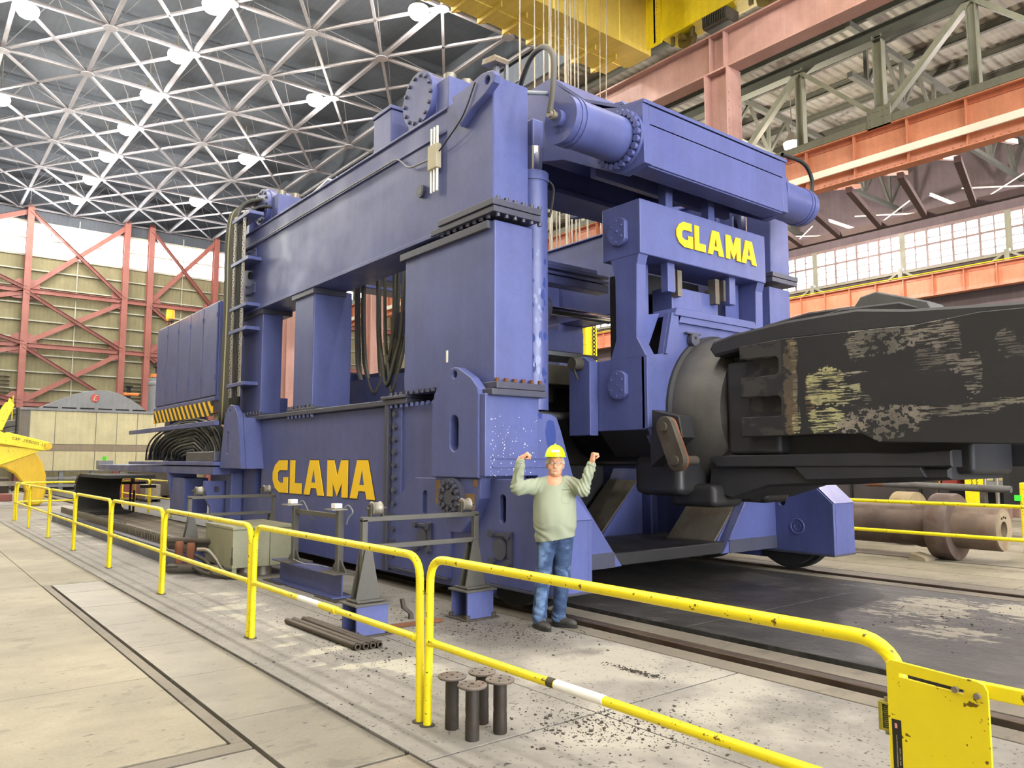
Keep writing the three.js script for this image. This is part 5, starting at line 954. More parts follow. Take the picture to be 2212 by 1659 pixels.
// ================= cable tray with its chain =================
{
  const t = thing('cable_tray', 'long blue-edged floor tray with wire hoops and grey cover boards', 'cable tray', [4.3, 0, -19]);
  part('side_channel', [box(3.60, 3.64, .0, .24, -25.1, -12.9), box(3.58, 3.72, .22, .245, -25.1, -12.9), box(3.58, 3.72, .0, .02, -25.1, -12.9)], M.flange, t);
  part('tray_floor', box(3.64, 5.1, .1, .16, -25.0, -13.0), M.dullsteel, t);
  for (let i = 0; i < 7; i++) part('cover_board', box(3.95 + i * .16, 4.10 + i * .16, .30, .33, -22.2, -13.4, .005), std(['#8f8a82', '#7f7a73', '#9a948a'][i % 3], { map: T.steel, roughness: .8 }), t);
  const hoop = prep(new THREE.TorusGeometry(.05, .008, 5, 12, Math.PI).scale(1, 3, 1).rotateY(Math.PI / 2)); for (let z = -24.6; z < -13.1; z += .115) stamp('wire_hoop', hoop, M.galv, t, [3.74, .25, z]);
  part('wire_rail', rod([3.74, .40, -24.7], [3.74, .40, -13.1], .007, 6), M.dullsteel, t);
  const c = thing('cable_chain', 'wide black cable chain bent over at the far end of the floor tray', 'cable chain', [4.3, .3, -22.8]);
  const prof = []; const cy = .84, r = .50; prof.push([-19.5, cy + r]); for (let i = 0; i <= 14; i++) { const a = Math.PI / 2 + i / 14 * Math.PI; prof.push([-22.5 + Math.cos(a) * r * 1.25, cy + Math.sin(a) * r]); } prof.push([-21.6, cy - r]);
  const inn = prof.map(([z, y]) => [z + (z < -22.5 ? .07 : 0), cy + (y - cy) * .86]).reverse();
  part('chain_body', prism('x', [...prof, ...inn], 3.80, 4.86), std('#262522', { map: T.paint, roughness: .8 }), c);
  const lk = prep(new THREE.BoxGeometry(.04, .10, .05)); for (let i = 0; i < 50; i++) stamp('chain_link', lk, M.dullsteel, c, [3.79, cy - r + .03, -22.3 + i * .1]);
  for (let i = 0; i < 11; i++) { const a = Math.PI / 2 + i / 10 * Math.PI; const l = stamp('chain_link', lk, M.dullsteel, c, [3.79, cy + Math.sin(a) * r * .96, -22.5 + Math.cos(a) * r * 1.22]); l.rotation.x = a; }
  const bx = thing('sensor_post', 'dark post with small boxes standing under the rear platform', 'post', [5.6, 0, -25.2]);
  part('post', [box(5.57, 5.62, 0, 1.0, -25.2, -25.15), box(5.67, 5.72, 0, .8, -25.2, -25.15)], M.dark, bx); part('box', box(5.35, 6.0, .98, 1.05, -25.3, -25.1, .01), M.dark, bx); part('fitting', [box(5.6, 5.7, 1.05, 1.2, -25.25, -25.15, .01), box(5.85, 6.3, .86, .95, -25.2, -25.1, .02)], M.dullsteel, bx);
  single('bollard', box(5.25, 5.42, 0, 1.15, -26.7, -26.5, .02), M.yellow, 'yellow square bollard under the rear platform behind the cable chain', 'bollard', undefined, [5.33, 0, -26.6]);
}
// ================= small scrap =================
{
  single('bent_strip', [prism('z', [[4.40, 0], [4.46, 0], [4.45, .06], [4.36, .14], [4.34, .22], [4.30, .22], [4.32, .12], [4.41, .05]], -7.30, -7.26, .003)], M.dullsteel, 'bent scrap strip standing upright on the floor behind the near roller stand', 'scrap', undefined, [4.4, 0, -7.28]);
  single('flat_bar', bar([3.95, .02, -7.0], [4.6, .02, -6.95], .06, .03), M.rust, 'rusty flat bar lying on the floor behind the near pedestal', 'scrap', undefined, [4.3, 0, -7]);
  SEED = 4242;
  const geo = new THREE.DodecahedronGeometry(1, 0), n = 2600, im = new THREE.InstancedMesh(geo, std('#3b3733', { roughness: .8, map: T.steel }), n), m4 = new THREE.Matrix4(), qt = new THREE.Quaternion(), e = new THREE.Euler();
  const spots = [[4.85, -6.25, .55, .8, 700], [4.75, -4.35, .05, .28, 260], [3.55, -3.75, .35, .35, 420], [3.9, -3.35, .4, .4, 260], [3.4, -6.4, .35, .7, 260], [4.2, -7.6, .8, .7, 220], [9.0, -3.6, 1.3, .8, 300], [3.5, -5, .9, 2.2, 180]]; let k = 0;
  for (const [x, z, rx, rz, c] of spots) for (let i = 0; i < c; i++) { const a = rnd() * 6.283, r = Math.sqrt(-2 * Math.log(1 - rnd() * .98)) * .6, s = Math.min(.018, .0035 / Math.sqrt(rnd() + .04)); e.set(rnd() * .4, rnd() * 6.28, rnd() * .4); m4.compose(V(x + Math.cos(a) * r * rx, s * .25, z + Math.sin(a) * r * rz), qt.setFromEuler(e), V(s * rr(.6, 1.5), s * .35, s * rr(.6, 1.3))); im.setMatrixAt(k++, m4); }
  im.count = k; im.name = 'scale_debris'; im.userData = { kind: 'stuff', label: 'dark flakes of mill scale scattered over the floor', category: 'debris' }; flags(im); scene.add(im);
}
// ================= yellow lifting hook at the far left =================
{
  const Z = -34, fx = px => 3.02 + .0152 * px, fy = py => 3.08 - .0166 * (py - 912), pt = (px, py) => [fx(px), fy(py)];
  const t = thing('lifting_hook', 'big yellow crane lifting hook with lettered arm, cut by the left edge', 'hook', [3.6, 0, Z]);
  const horn = []; for (const p of [[-60, 960], [40, 945], [75, 975], [92, 1000], [102, 1030], [104, 1055], [102, 1075], [98, 1092], [88, 1097], [66, 1097], [60, 1088], [62, 1066], [52, 1045], [36, 1026], [16, 1014], [-8, 1008], [-60, 1005]]) horn.push(pt(...p));
  part('horn', prism('z', horn, Z - .35, Z + .2, .05), std('#f0c81c', { map: T.paint, roughness: .5 }), t);
  part('cheek_plate', prism('z', [pt(-60, 950), pt(-5, 965), pt(95, 972), pt(0, 1008), pt(-60, 1030)], Z + .2, Z + .27, .01), M.yellow, t);
  const arm = part('arm', prism('z', [pt(-60, 905), pt(8, 936), pt(14, 934), pt(90, 952), pt(102, 955), pt(110, 965), pt(104, 973), pt(90, 974), pt(-60, 950)], Z + .27, Z + .42, .015), M.yellow, t);
  part('pin', cyl('z', .13, Z + .42, Z + .50, ...pt(101, 964), .13, 6), std('#dcb01a', { roughness: .5 }), arm);
  part('upright', [prism('z', [pt(-10, 930), pt(5, 930), pt(16, 900), pt(27, 874), pt(22, 866), pt(8, 868), pt(-10, 900)], Z - .1, Z + .25, .02), prism('z', [pt(2, 908), pt(8, 910), pt(20, 862), pt(14, 858)], Z + .25, Z + .3)], M.yellow, t);
  part('guide_rod', rod([fx(26), fy(905), Z - .3], [fx(26), fy(850), Z - .3], .02), M.yellow, t);
  const font = await new FontLoader().loadAsync('fonts/droid/droid_sans_mono_regular.typeface.json');
  const tg = new TextGeometry('CAP 298000 LB', { font, size: .105, depth: .008, curveSegments: 3 }); tg.rotateZ(-.235).translate(fx(24), fy(951) + .02, Z + .42);
  part('lettering', tg, M.dark, arm, 'black stencilled lettering CAP 298000 LB');
}
// ================= furnace at the back, duct cylinders =================
{
  const Z = -51, t = thing('furnace', 'large cream-panelled furnace with grey arched roof and round red emblem', 'furnace', [9.5, 0, Z]);
  const X0 = 5.95, X1 = 14.5;
  part('casing', box(X0 - .5, X1, 1.05, 4.65, Z - 7, Z - .08), M.greyPaint, t);
  const xs = [5.95, 7.2, 9.3, 10.42, 11.55, 12.6, X1];
  for (let i = 0; i < xs.length - 1; i++) { part('panel', box(xs[i] + .015, xs[i + 1] - .015, 2.62, 4.5, Z - .1, Z - .03, .01), M.cream, t); part('panel', box(xs[i] + .015, xs[i + 1] - .015, 1.1, 2.2, Z - .1, Z - .03, .01), M.cream, t); }
  part('band', box(X0, X1, 2.22, 2.6, Z - .1, Z - .045), std('#978a78', { map: T.paint, roughness: .8 }), t);
  part('corner_plate', box(X0 - .52, X0 - .02, 1.05, 4.65, Z - 1.0, Z - .05, .01), std('#7d776f', { map: T.paint, roughness: .7 }), t);
  part('top_ledge', box(X0 - .5, X1, 4.52, 4.66, Z - .12, Z + .02, .01), M.greyPaint, t);
  const arch = [[6.4, 4.66], [7.3, 5.15], [8.0, 5.5], [8.7, 5.75], [9.3, 5.86], [9.9, 5.86], [10.5, 5.74], [11.2, 5.42], [11.8, 5.02], [12.2, 4.66]];
  part('arched_roof', prism('z', arch, Z - 6.5, Z - .5, .02), M.greyPaint, t);
  for (let i = 0; i < 6; i++) part('slot', box(6.6 + i * .95, 7.35 + i * .95, 4.70, 4.78, Z - .5, Z - .47), M.dark, t);
  const em = part('emblem', cyl('z', .235, Z - .49, Z - .44, 9.25, 5.38, .235, 28), std('#b23a44', { roughness: .5 }), t, 'round red emblem with a cream letter');
  part('emblem_letter', [tube([[9.37, 5.53, Z - .43], [9.28, 5.53, Z - .43], [9.23, 5.42, Z - .43], [9.20, 5.28, Z - .43], [9.12, 5.24, Z - .43]], .03, 20, 6), tube([[9.14, 5.38, Z - .43], [9.34, 5.40, Z - .43]], .022, 6, 6), tube([[9.20, 5.28, Z - .43], [9.28, 5.23, Z - .43], [9.35, 5.27, Z - .43]], .022, 10, 6)], M.cream, em);
  for (let x = X0; x < X1; x += 1.6) part('support', box(x, x + .22, 0, 1.08, Z - .4, Z - .15), M.greyPaint, t); part('lower_beam', [box(X0 - .4, X1, .62, .75, Z - .2, Z - .1), box(X0 - .4, X1, .16, .32, Z - .2, Z - .1)], M.greyPaint, t);
  const d = thing('exhaust_cylinder', 'grey exhaust cylinder with orange cap between furnace and blue cabinet', 'duct', [13.0, 0, -52.5]);
  part('shell', lathe('y', [[0, 4.66], [.55, 4.66], [.55, 6.4], [.6, 6.45], [.6, 6.6], [.55, 6.65], [.55, 6.9], [0, 6.95]], 13.0, -52.5, 24), M.greyPaint, d); part('cap', cyl('y', .48, 6.95, 7.15, 13.0, -52.5), std('#c9793a', { roughness: .7 }), d); part('vent_pipe', [cyl('y', .14, 7.15, 7.6, 12.95, -52.5), box(12.7, 13.2, 7.6, 7.68, -52.7, -52.3), box(12.75, 13.15, 7.8, 7.88, -52.7, -52.3)], M.dark, d);
  const e = thing('burner_stub', 'small dark stub with orange ring standing on the arched furnace roof', 'pipe', [11.35, 5.3, -52]); part('ring', cyl('x', .1, 10.9, 11.75, 5.75, -52, .1, 12), std('#c9793a', { roughness: .7 }), e); part('stub', [cyl('y', .12, 5.1, 6.2, 11.2, -52.1), box(11.0, 11.4, 6.2, 6.28, -52.3, -51.9)], M.dark, e);
  const s = thing('pipe_rack', 'tangle of grey stairs and pipework left of the cream furnace', 'rack', [4.6, 0, -50]);
  for (let i = 0; i < 9; i++) part('pipe', rod([3.5, 1.6 + i * .32, -50], [5.3, 2.0 + i * .32, -50.5], .03, 6), i % 2 ? M.dark : M.galv, s); for (const x of [3.6, 4.4, 5.2]) part('post', box(x, x + .08, 0, 4.6, -50.5, -50.4), M.dark, s);
  const l = thing('floor_equipment', 'low dark machinery on the floor behind the yellow lifting hook', 'machinery', [2.6, 0, -42]);
  part('body', [box(.8, 4.2, .1, .9, -43, -41.5, .05), box(1.4, 2.2, .9, 1.4, -42.8, -42, .05)], M.dullsteel, l); part('beam', box(.2, 4.6, .55, .75, -41.4, -41.2), M.galv, l); part('skid', box(.3, 4, 0, .3, -39, -38.2, .03), M.maroonDeep, l);
  for (const [x, w, h, z, m] of [[7.6, 1.2, 1.0, -36, M.maroonDeep], [9.2, 1.6, 1.2, -38, M.dullsteel], [8.4, .6, .7, -34.5, M.galv]]) { const o = thing('floor_equipment', 'equipment seen under the platform: ' + ({ 1.2: 'dull maroon block', 1.6: 'wide grey steel unit', .6: 'small pale steel box' })[w], 'machinery', [x, 0, z]); part('body', box(x - w / 2, x + w / 2, .08, h, z - .5, z + .5, .04), m, o); part('skid', [box(x - w / 2, x - w / 2 + .1, 0, .08, z - .5, z + .5), box(x + w / 2 - .1, x + w / 2, 0, .08, z - .5, z + .5)], M.dark, o); }
}
// ================= right background: shafts, stock, shelves =================
{
  const sh = std('#7c6d6a', { map: T.steel, bumpMap: T.paintBump, bumpScale: .006, roughness: .55, metalness: .2 });
  const t = thing('flanged_shaft', 'huge forged steel shaft with round flange lying behind the far yellow rail', 'shaft', [14.2, 0, -7]);
  part('shaft', lathe('z', [[0, -12.5], [.36, -12.5], [.36, -6.35], [.385, -6.25], [.385, -5.98], [.36, -5.95], [.36, -5.7], [0, -5.7]], 14.2, .56, 40), sh, t); part('flange', lathe('z', [[0, -6.0], [.55, -6.0], [.56, -5.97], [.56, -5.68], [.55, -5.65], [0, -5.65]], 14.2, .56, 44), sh, t);
  part('journal', lathe('z', [[.13, -5.65], [.355, -5.65], [.355, -5.0], [.34, -4.97], [.13, -4.97]], 14.2, .56, 40), std('#857469', { map: T.steel, roughness: .6 }), t); part('end_face', lathe('z', [[.13, -5.3], [.135, -4.965], [.34, -4.965], [.34, -4.975]], 14.2, .56, 36), std('#a89b86', { map: T.steel, roughness: .6 }), t);
  for (let i = 0; i < 3; i++) part('bolt_hole', cyl('z', .018, -4.97, -4.955, 14.2 + .2 * Math.cos(1.2 + i * .4), .56 + .2 * Math.sin(1.2 + i * .4), .018, 10), M.dark, t); part('wedge', prism('x', [[-6.25, 0], [-5.95, 0], [-5.98, .06], [-6.2, .12]], 13.6, 13.95, .005), std('#a39a84', { map: T.steel, roughness: .8 }), t);
  const u = thing('flanged_shaft', 'second pale disc-ended shaft lying behind the huge shaft, only its rim visible', 'shaft', [16.2, 0, -7]); part('flange', lathe('z', [[0, -7.6], [.52, -7.6], [.52, -7.2], [0, -7.2]], 16.2, .53, 36), std('#b3a483', { map: T.steel, roughness: .7 }), u); part('shaft', cyl('z', .3, -12, -7.6, 16.2, .53, .3, 28), sh, u);
  SEED = 99; const bars = ['top rusty flat bar of the stack behind the shaft', 'second rusty bar of the stack behind the shaft', 'third rusty bar of the stack behind the shaft', 'longest pinkish bar of the stack behind the shaft', 'lowest rusty bar of the stack behind the shaft', 'thin brown bar beside the stack behind the shaft'];
  bars.forEach((l, i) => { const t2 = thing('steel_bar', l, 'steel bar', [20, .2, -10]); part('bar', box(18.2 + i * .35, 18.5 + i * .35, (.44), .61 + (i % 2) * .06, -16 - i * .4, -7.2 + (i % 2) * .8, .02), std(['#8d6f68', '#9a7d73', '#7b635c'][i % 3], { map: T.steel, roughness: .8 }), t2); });
  const rk = thing('stock_rack', 'low dark rack under the rusty bars behind the shaft', 'rack', [19.2, 0, -11]); for (const z of [-15.5, -12, -8.5]) part('sleeper', box(18, 20.6, 0, .44, z - .15, z + .15, .02), M.dullsteel, rk);
  const pp = thing('long_pipe', 'long grey-blue steel pipe with rusty end lying across stands at right', 'pipe', [20.6, 0, -8.4]); part('pipe', rod([20.6, 1.06, -10.0], [20.6, 1.0, -7.0], .085, 18), std('#6f7276', { map: T.steel, roughness: .6 }), pp); part('rusty_end', cyl('z', .07, -10.45, -10.0, 20.6, 1.06, .075, 16), M.rust, pp); for (const z of [-9.5, -7.6]) part('stand', box(20.5, 20.7, 0, .93, z - .05, z + .05), M.dullsteel, pp);
  const bl = thing('stock_block', 'grey shiny scrap block with foil lying below the gripper at right', 'scrap', [21.5, 0, -13.6]); part('block', box(20.9, 22.2, 0, .9, -14.4, -12.4, .08), M.dullsteel, bl); part('foil', [prism('x', [[-12.8, .5], [-12.5, .95], [-12.3, .6], [-12.4, .3]], 20.8, 20.95, .02)], M.galv, bl);
  // shelves with goods
  const s = thing('storage_shelf', 'steel storage shelf with orange beams at the far right', 'shelf', [31, 0, -12]);
  for (const z of [-13.0, -11.75, -10.4]) part('upright', box(30.9, 31.0, 0, 2.6, z - .04, z + .04), M.dullsteel, s); for (const y of [.62, 1.22, 1.9]) part('beam', box(30.86, 30.92, y, y + .09, -13, -10.4), M.orange, s); for (const y of [.71, 1.31, 1.99]) part('board', box(30.9, 31.9, y, y + .03, -13, -10.4), M.greyPaint, s); part('back', box(31.95, 32, 0, 2.6, -13, -10.4), M.dark, s);
  [[-12.75, 1.34, .5, .36, '#c08a4a', 'tan carton on the middle shelf board at the far right'], [-12.6, .74, .6, .3, '#a33b34', 'dark red crate on the lower shelf board at the far right'], [-12.98 + .1, .74, .16, .3, '#e0a02c', 'small orange-yellow bin at the left end of the lower shelf board'], [-11.1, 1.34, .8, .4, '#d8592c', 'bright orange bin on the shelf right of the yellow column'], [-11.25, .95, .3, .2, '#d8cfa0', 'cream roll on the lower shelf right of the yellow column'], [-10.8, .95, .3, .2, '#c9bb85', 'pale bundle beside the cream roll on the shelf'], [-11.0, .73, .9, .2, '#8d9196', 'grey tray below the cream roll on the shelf']].forEach(([z, y, w, h, c, l]) => { const o = thing('storage_box', l, 'box', [31.1, y, z]); part('body', box(30.95, 31.5, y, y + h, z - w / 2, z + w / 2, .02), std(c, { map: T.paint, roughness: .7 }), o); part('lip', box(30.94, 31.51, y + h - .04, y + h, z - w / 2 - .01, z + w / 2 + .01, .008), std(c, { roughness: .6 }), o); });
  const yc = thing('column_guard', 'yellow perforated column guard with blue top at the far right', 'column guard', [30, 0, -11.3]); part('panel', box(29.95, 30.25, 0, 1.42, -11.65, -11.02, .02), M.yellow, yc); part('top_band', box(29.94, 30.26, 1.42, 1.72, -11.66, -11.01, .02), std('#3d62ad'), yc);
  const hg = new THREE.CylinderGeometry(.02, .02, .02, 8).rotateZ(Math.PI / 2); for (let i = 0; i < 10; i++) for (const dz of [-.08, .08]) stamp('hole', hg, M.dark, yc, [29.945, .85 + i * .055, -11.33 + dz + (i % 2) * .02]);
  const cu = thing('welding_curtain', 'black welding curtain hanging on a grey frame at the right edge', 'curtain', [24, 0, -8]); part('sheet', prism('y', [...Array.from({ length: 21 }, (_, i) => [24 + .04 * Math.sin(i * 1.3), -8.35 + i * .15]), ...Array.from({ length: 21 }, (_, i) => [24.02 + .04 * Math.sin((20 - i) * 1.3), -8.35 + (20 - i) * .15])], .3, 2.4), M.rubber, cu); part('frame_post', rod([24, 0, -8.5], [24, 2.5, -8.5], .05), M.galv, cu); part('frame_post', rod([24, 0, -8.8], [24, 2.5, -8.8], .05), M.galv, cu); part('frame_bar', rod([24, 2.45, -8.8], [24, 2.45, -5.3], .04), M.galv, cu);
  const yb = thing('bollard', 'yellow square bollard with green tag at the right picture edge', 'bollard', [16.2, 0, -5.15]); part('post', box(16.1, 16.4, 0, 1.28, -5.35, -5.0, .03), M.yellow, yb); part('tag', box(16.07, 16.1, .95, 1.05, -5.42, -5.32), std('#41e03a'), yb);
  const bw = thing('dark_partition', 'dark low partition wall behind the shelves at the far right', 'partition', [34, 0, -12]); part('panel', box(34, 34.2, 0, 3.2, -22, -2, .01), std('#4a4548', { map: T.paint, roughness: .9 }), bw); for (let z = -21; z < -2; z += 3) part('post', box(33.9, 34, 0, 3.2, z, z + .1), M.dark, bw);
}
// ================= the man =================
// surface nets over a signed distance field
function nets(f, min, max, h) {
  const nx = Math.ceil((max[0] - min[0]) / h) + 1, ny = Math.ceil((max[1] - min[1]) / h) + 1, nz = Math.ceil((max[2] - min[2]) / h) + 1;
  const d = new Float32Array(nx * ny * nz); let o = 0;
  for (let k = 0; k < nz; k++) for (let j = 0; j < ny; j++) for (let i = 0; i < nx; i++) d[o++] = f(min[0] + i * h, min[1] + j * h, min[2] + k * h);
  const id = new Int32Array(nx * ny * nz).fill(-1), pos = [], idx = [], S = [1, nx, nx * ny], at = (i, j, k) => i + nx * (j + ny * k);
  for (let k = 0; k < nz - 1; k++) for (let j = 0; j < ny - 1; j++) for (let i = 0; i < nx - 1; i++) {
    const b = at(i, j, k); let m = 0; for (let c = 0; c < 8; c++) if (d[b + (c & 1) + (c >> 1 & 1) * nx + (c >> 2) * nx * ny] < 0) m++;
    if (!m || m === 8) continue;
    let n = 0, sx = 0, sy = 0, sz = 0;
    for (let c = 0; c < 8; c++) for (let a = 0; a < 3; a++) { if (c >> a & 1) continue; const e = c | 1 << a; const p = d[b + (c & 1) + (c >> 1 & 1) * nx + (c >> 2) * nx * ny], q = d[b + (e & 1) + (e >> 1 & 1) * nx + (e >> 2) * nx * ny]; if (p < 0 === q < 0) continue; const t = p / (p - q); sx += (c & 1) + (a === 0 ? t : 0); sy += (c >> 1 & 1) + (a === 1 ? t : 0); sz += (c >> 2) + (a === 2 ? t : 0); n++; }
    id[b] = pos.length / 3; pos.push(min[0] + (i + sx / n) * h, min[1] + (j + sy / n) * h, min[2] + (k + sz / n) * h);
  }
  for (let k = 1; k < nz - 1; k++) for (let j = 1; j < ny - 1; j++) for (let i = 1; i < nx - 1; i++) {
    const b = at(i, j, k);
    for (let a = 0; a < 3; a++) { const p = d[b] < 0, q = d[b + S[a]] < 0; if (p === q) continue; const u = S[(a + 1) % 3], v = S[(a + 2) % 3], A = id[b], B = id[b - u], C = id[b - u - v], D = id[b - v]; if (Math.min(A, B, C, D) < 0) continue; if (p) idx.push(A, B, C, A, C, D); else idx.push(A, C, B, A, D, C); }
  }
  const g = new THREE.BufferGeometry(); g.setAttribute('position', new THREE.Float32BufferAttribute(pos, 3)); g.setIndex(idx); g.computeVertexNormals();
  return g;
}
const smin = (a, b, k) => { const h = Math.max(k - Math.abs(a - b), 0) / k; return Math.min(a, b) - h * h * k * .25; };
const cap = (x, y, z, a, b, ra, rb) => { const px = x - a[0], py = y - a[1], pz = z - a[2], bx = b[0] - a[0], by = b[1] - a[1], bz = b[2] - a[2]; const t = Math.min(1, Math.max(0, (px * bx + py * by + pz * bz) / (bx * bx + by * by + bz * bz))); return Math.hypot(px - bx * t, py - by * t, pz - bz * t) - (ra + (rb - ra) * t); };
const ell = (x, y, z, c, r) => { const k = Math.hypot((x - c[0]) / r[0], (y - c[1]) / r[1], (z - c[2]) / r[2]); return (k - 1) * Math.min(r[0], r[1], r[2]); };
{
  // local frame: +z towards the photographer, +x to the man's own left
  const J = { neck: [0, 1.50, -.01], head: [.01, 1.64, .02], sR: [-.185, 1.415, -.01], eR: [-.375, 1.405, .12], wR: [-.345, 1.665, .17], sL: [.185, 1.43, -.01], eL: [.285, 1.385, .16], wL: [.372, 1.635, .16], hipR: [-.085, .90, 0], kR: [-.125, .49, .05], aR: [-.165, .09, .03], hipL: [.085, .90, -.02], kL: [.075, .49, -.03], aL: [.035, .09, -.10] };
  const t = thing('person', 'man in hard hat, sage shirt and jeans flexing both raised arms beside the machine', 'person', [5.34, 0, -5.99]);
  t.rotation.y = -41.5 * Math.PI / 180;
  const skinM = std('#c98f72', { roughness: .55 }), add = (name, g, m, label) => { const q = prep(g), o = flags(new THREE.Mesh(q, m)); o.name = name; if (label) o.userData.label = label; t.add(o); ORG.set(o, V(0, 0, 0)); return o; };
  const wr = (x, y, z, s, k) => (vnoise(x * s + 40, y * s * k + 40 + z * s * .6, 999, 999, 7) - .5);
  // ---- head ----
  const hd = J.head, H = (x, y, z) => {
    x -= hd[0]; y -= hd[1]; z -= hd[2]; const ax = Math.abs(x);
    let d = ell(x, y, z, [0, .035, -.015], [.078, .105, .098]);
    d = smin(d, ell(x, y, z, [0, -.055, .018], [.066, .068, .070]), .05);
    d = smin(d, ell(x, y, z, [0, -.098, .045], [.036, .026, .034]), .03);
    d = smin(d, ell(ax, y, z, [.038, -.035, .055], [.026, .024, .026]), .025);
    d = smin(d, cap(x, y, z, [0, .012, .082], [0, -.026, .104], .009, .015), .014);
    d = smin(d, ell(ax, y, z, [.012, -.030, .094], [.010, .008, .010]), .008);
    d = smin(d, cap(ax, y, z, [.012, .034, .080], [.045, .032, .062], .009, .008), .014);
    d = Math.max(d, -ell(ax, y, z, [.030, .014, .088], [.016, .010, .014]));
    d = smin(d, cap(ax, y, z, [.004, -.062, .084], [.020, -.064, .076], .006, .004), .008);
    d = smin(d, ell(ax, y, z, [.081, -.002, -.012], [.010, .030, .018]), .008);
    return d;
  };
  const neckF = (x, y, z) => cap(x, y, z, [0, 1.46, -.02], [.008, 1.58, .005], .068, .060);
  const headG = nets((x, y, z) => smin(H(x, y, z), neckF(x, y, z), .03), [-.12, 1.44, -.14], [.14, 1.80, .17], .0045);
  // ---- hands: fists with separate curled fingers ----
  const fist = (w, dir, side, palmDir) => {          // w wrist, dir along the forearm, side: direction across the knuckles (index to little), palmDir: where the palm faces
    const a = V(...dir).normalize(), s = V(...side), p = V(...palmDir); s.addScaledVector(a, -s.dot(a)).normalize(); p.addScaledVector(a, -p.dot(a)).addScaledVector(s, -p.dot(s)).normalize();
    const L = (u, v, q) => { const r = V(...w).addScaledVector(a, u).addScaledVector(s, v).addScaledVector(p, q); return [r.x, r.y, r.z]; };
    const bones = [[L(-.03, 0, 0), L(.02, 0, 0), .027, .028]];
    for (let i = 0; i < 4; i++) { const v = -.030 + i * .020, l = [.036, .040, .038, .032][i]; bones.push([L(.015, v * .8, 0), L(.080 - .004 * Math.abs(i - 1), v, -.004), .017, .0125]); bones.push([L(.082 - .004 * Math.abs(i - 1), v, -.004), L(.086 - .004 * Math.abs(i - 1), v, l), .0118, .0110, 1]); bones.push([L(.086, v, l), L(.058, v, l + .006), .0108, .0100, 1]); bones.push([L(.058, v, l + .006), L(.040, v, l - .006), .0098, .0088, 1]); }
    bones.push([L(.018, -.034, .008), L(.046, -.046, .026), .0145, .0125]); bones.push([L(.046, -.046, .026), L(.062, -.030, .050), .012, .011, 1]); bones.push([L(.062, -.030, .050), L(.066, -.006, .058), .0108, .0098, 1]);
    const f = (x, y, z) => { let d = 9; for (const [A, B, r, q, fing] of bones) { const c = cap(x, y, z, A, B, r, q); d = fing ? smin(d, c, .0035) : smin(d, c, .012); } return d; };
    return nets(f, w.map(c => c - .15), w.map(c => c + .15), .0032);
  };
  const dir = (a, b) => [b[0] - a[0], b[1] - a[1], b[2] - a[2]];
  const handR = fist([J.wR[0] + .012, J.wR[1] + .035, J.wR[2]], [.075, .06, .01], [0, -.2, 1], [.4, -1, 0]);
  const handL = fist([J.wL[0] + .008, J.wL[1] + .035, J.wL[2] + .005], [.02, .09, .0], [.3, 0, 1], [.8, 0, .4]);
  const core = nets((x, y, z) => { let d = cap(x, y, z, [0, 1.44, -.01], [0, .95, .0], .11, .11); for (const [a, b, r, q] of [[J.sR, J.eR, .045, .04], [J.eR, J.wR, .038, .027], [J.sL, J.eL, .045, .04], [J.eL, J.wL, .038, .027], [J.hipR, J.kR, .07, .055], [J.kR, J.aR, .05, .04], [J.hipL, J.kL, .07, .055], [J.kL, J.aL, .05, .04]]) d = smin(d, cap(x, y, z, a, b, r, q), .05); d = smin(d, cap(x, y, z, J.sR, J.sL, .06, .06), .05); d = smin(d, cap(x, y, z, J.wR, [J.wR[0] + .03, J.wR[1] + .05, J.wR[2]], .026, .026), .02); return smin(d, cap(x, y, z, J.wL, [J.wL[0] + .01, J.wL[1] + .05, J.wL[2] + .005], .026, .026), .02); }, [-.5, .02, -.25], [.5, 1.76, .3], .013);
  add('body', mergeGeometries([headG, handR, handL, core].map(g => { g = g.toNonIndexed(); return prep(g); })), skinM, 'skin of head, neck and hands');
  // ---- shirt ----
  const shirtF = (x, y, z) => {
    const zz = z * 1.0; let d = ell(x, y, zz, [0, 1.30, -.01], [.205, .20, .135]);
    d = smin(d, ell(x, y, zz, [.0, 1.10, .055], [.205, .22, .165]), .12);
    d = smin(d, cap(x, y, zz, [0, 1.02, .03], [0, .86, .02], .20, .208) + Math.abs(zz) * .12, .08);
    d = smin(d, cap(x, y, zz, [-.12, 1.45, -.02], [.12, 1.455, -.02], .06, .06), .07);
    let a = cap(x, y, z, J.sR, J.eR, .082, .068); a = smin(a, cap(x, y, z, J.eR, J.wR, .064, .046), .03); let b = cap(x, y, z, J.sL, J.eL, .082, .068); b = smin(b, cap(x, y, z, J.eL, J.wL, .064, .046), .03);
    // creases: ring folds on the sleeves, drag lines over the trunk
    a += .005 * Math.sin(y * 80 - x * 60 + 14 * wr(x, y, z, 9, 1)) + .012 * wr(x, y, z, 22, .6); b += .0055 * Math.sin((y + x * 1.3) * 85 + 14 * wr(x, y, z, 9, 1)) + .012 * wr(x, y, z, 22, .6);
    d += .009 * wr(x, y, z, 16, .5) + .006 * Math.sin((y * 1.0 - x * .8) * 48 + 9 * wr(x, y, z, 7, 1)) * ss(1.25, 1.4, y) * ss(.0, .12, Math.abs(x)) + .007 * Math.sin(y * 55 + x * 22 + 10 * wr(x, y, z, 6, 1)) * ss(1.08, .96, y) * .8;
    d = smin(d, Math.min(a, b), .045);
    const hem = .905 + .16 * x - .02; d = Math.max(d, hem - y);
    const nk = cap(x, y, z, [0, 1.53, .0], [.006, 1.64, .04], .060, .085); return Math.max(d, -nk);
  };
  const shirtM = std('#8a907c', { roughness: .9, bumpMap: T.paintBump, bumpScale: .0006 });
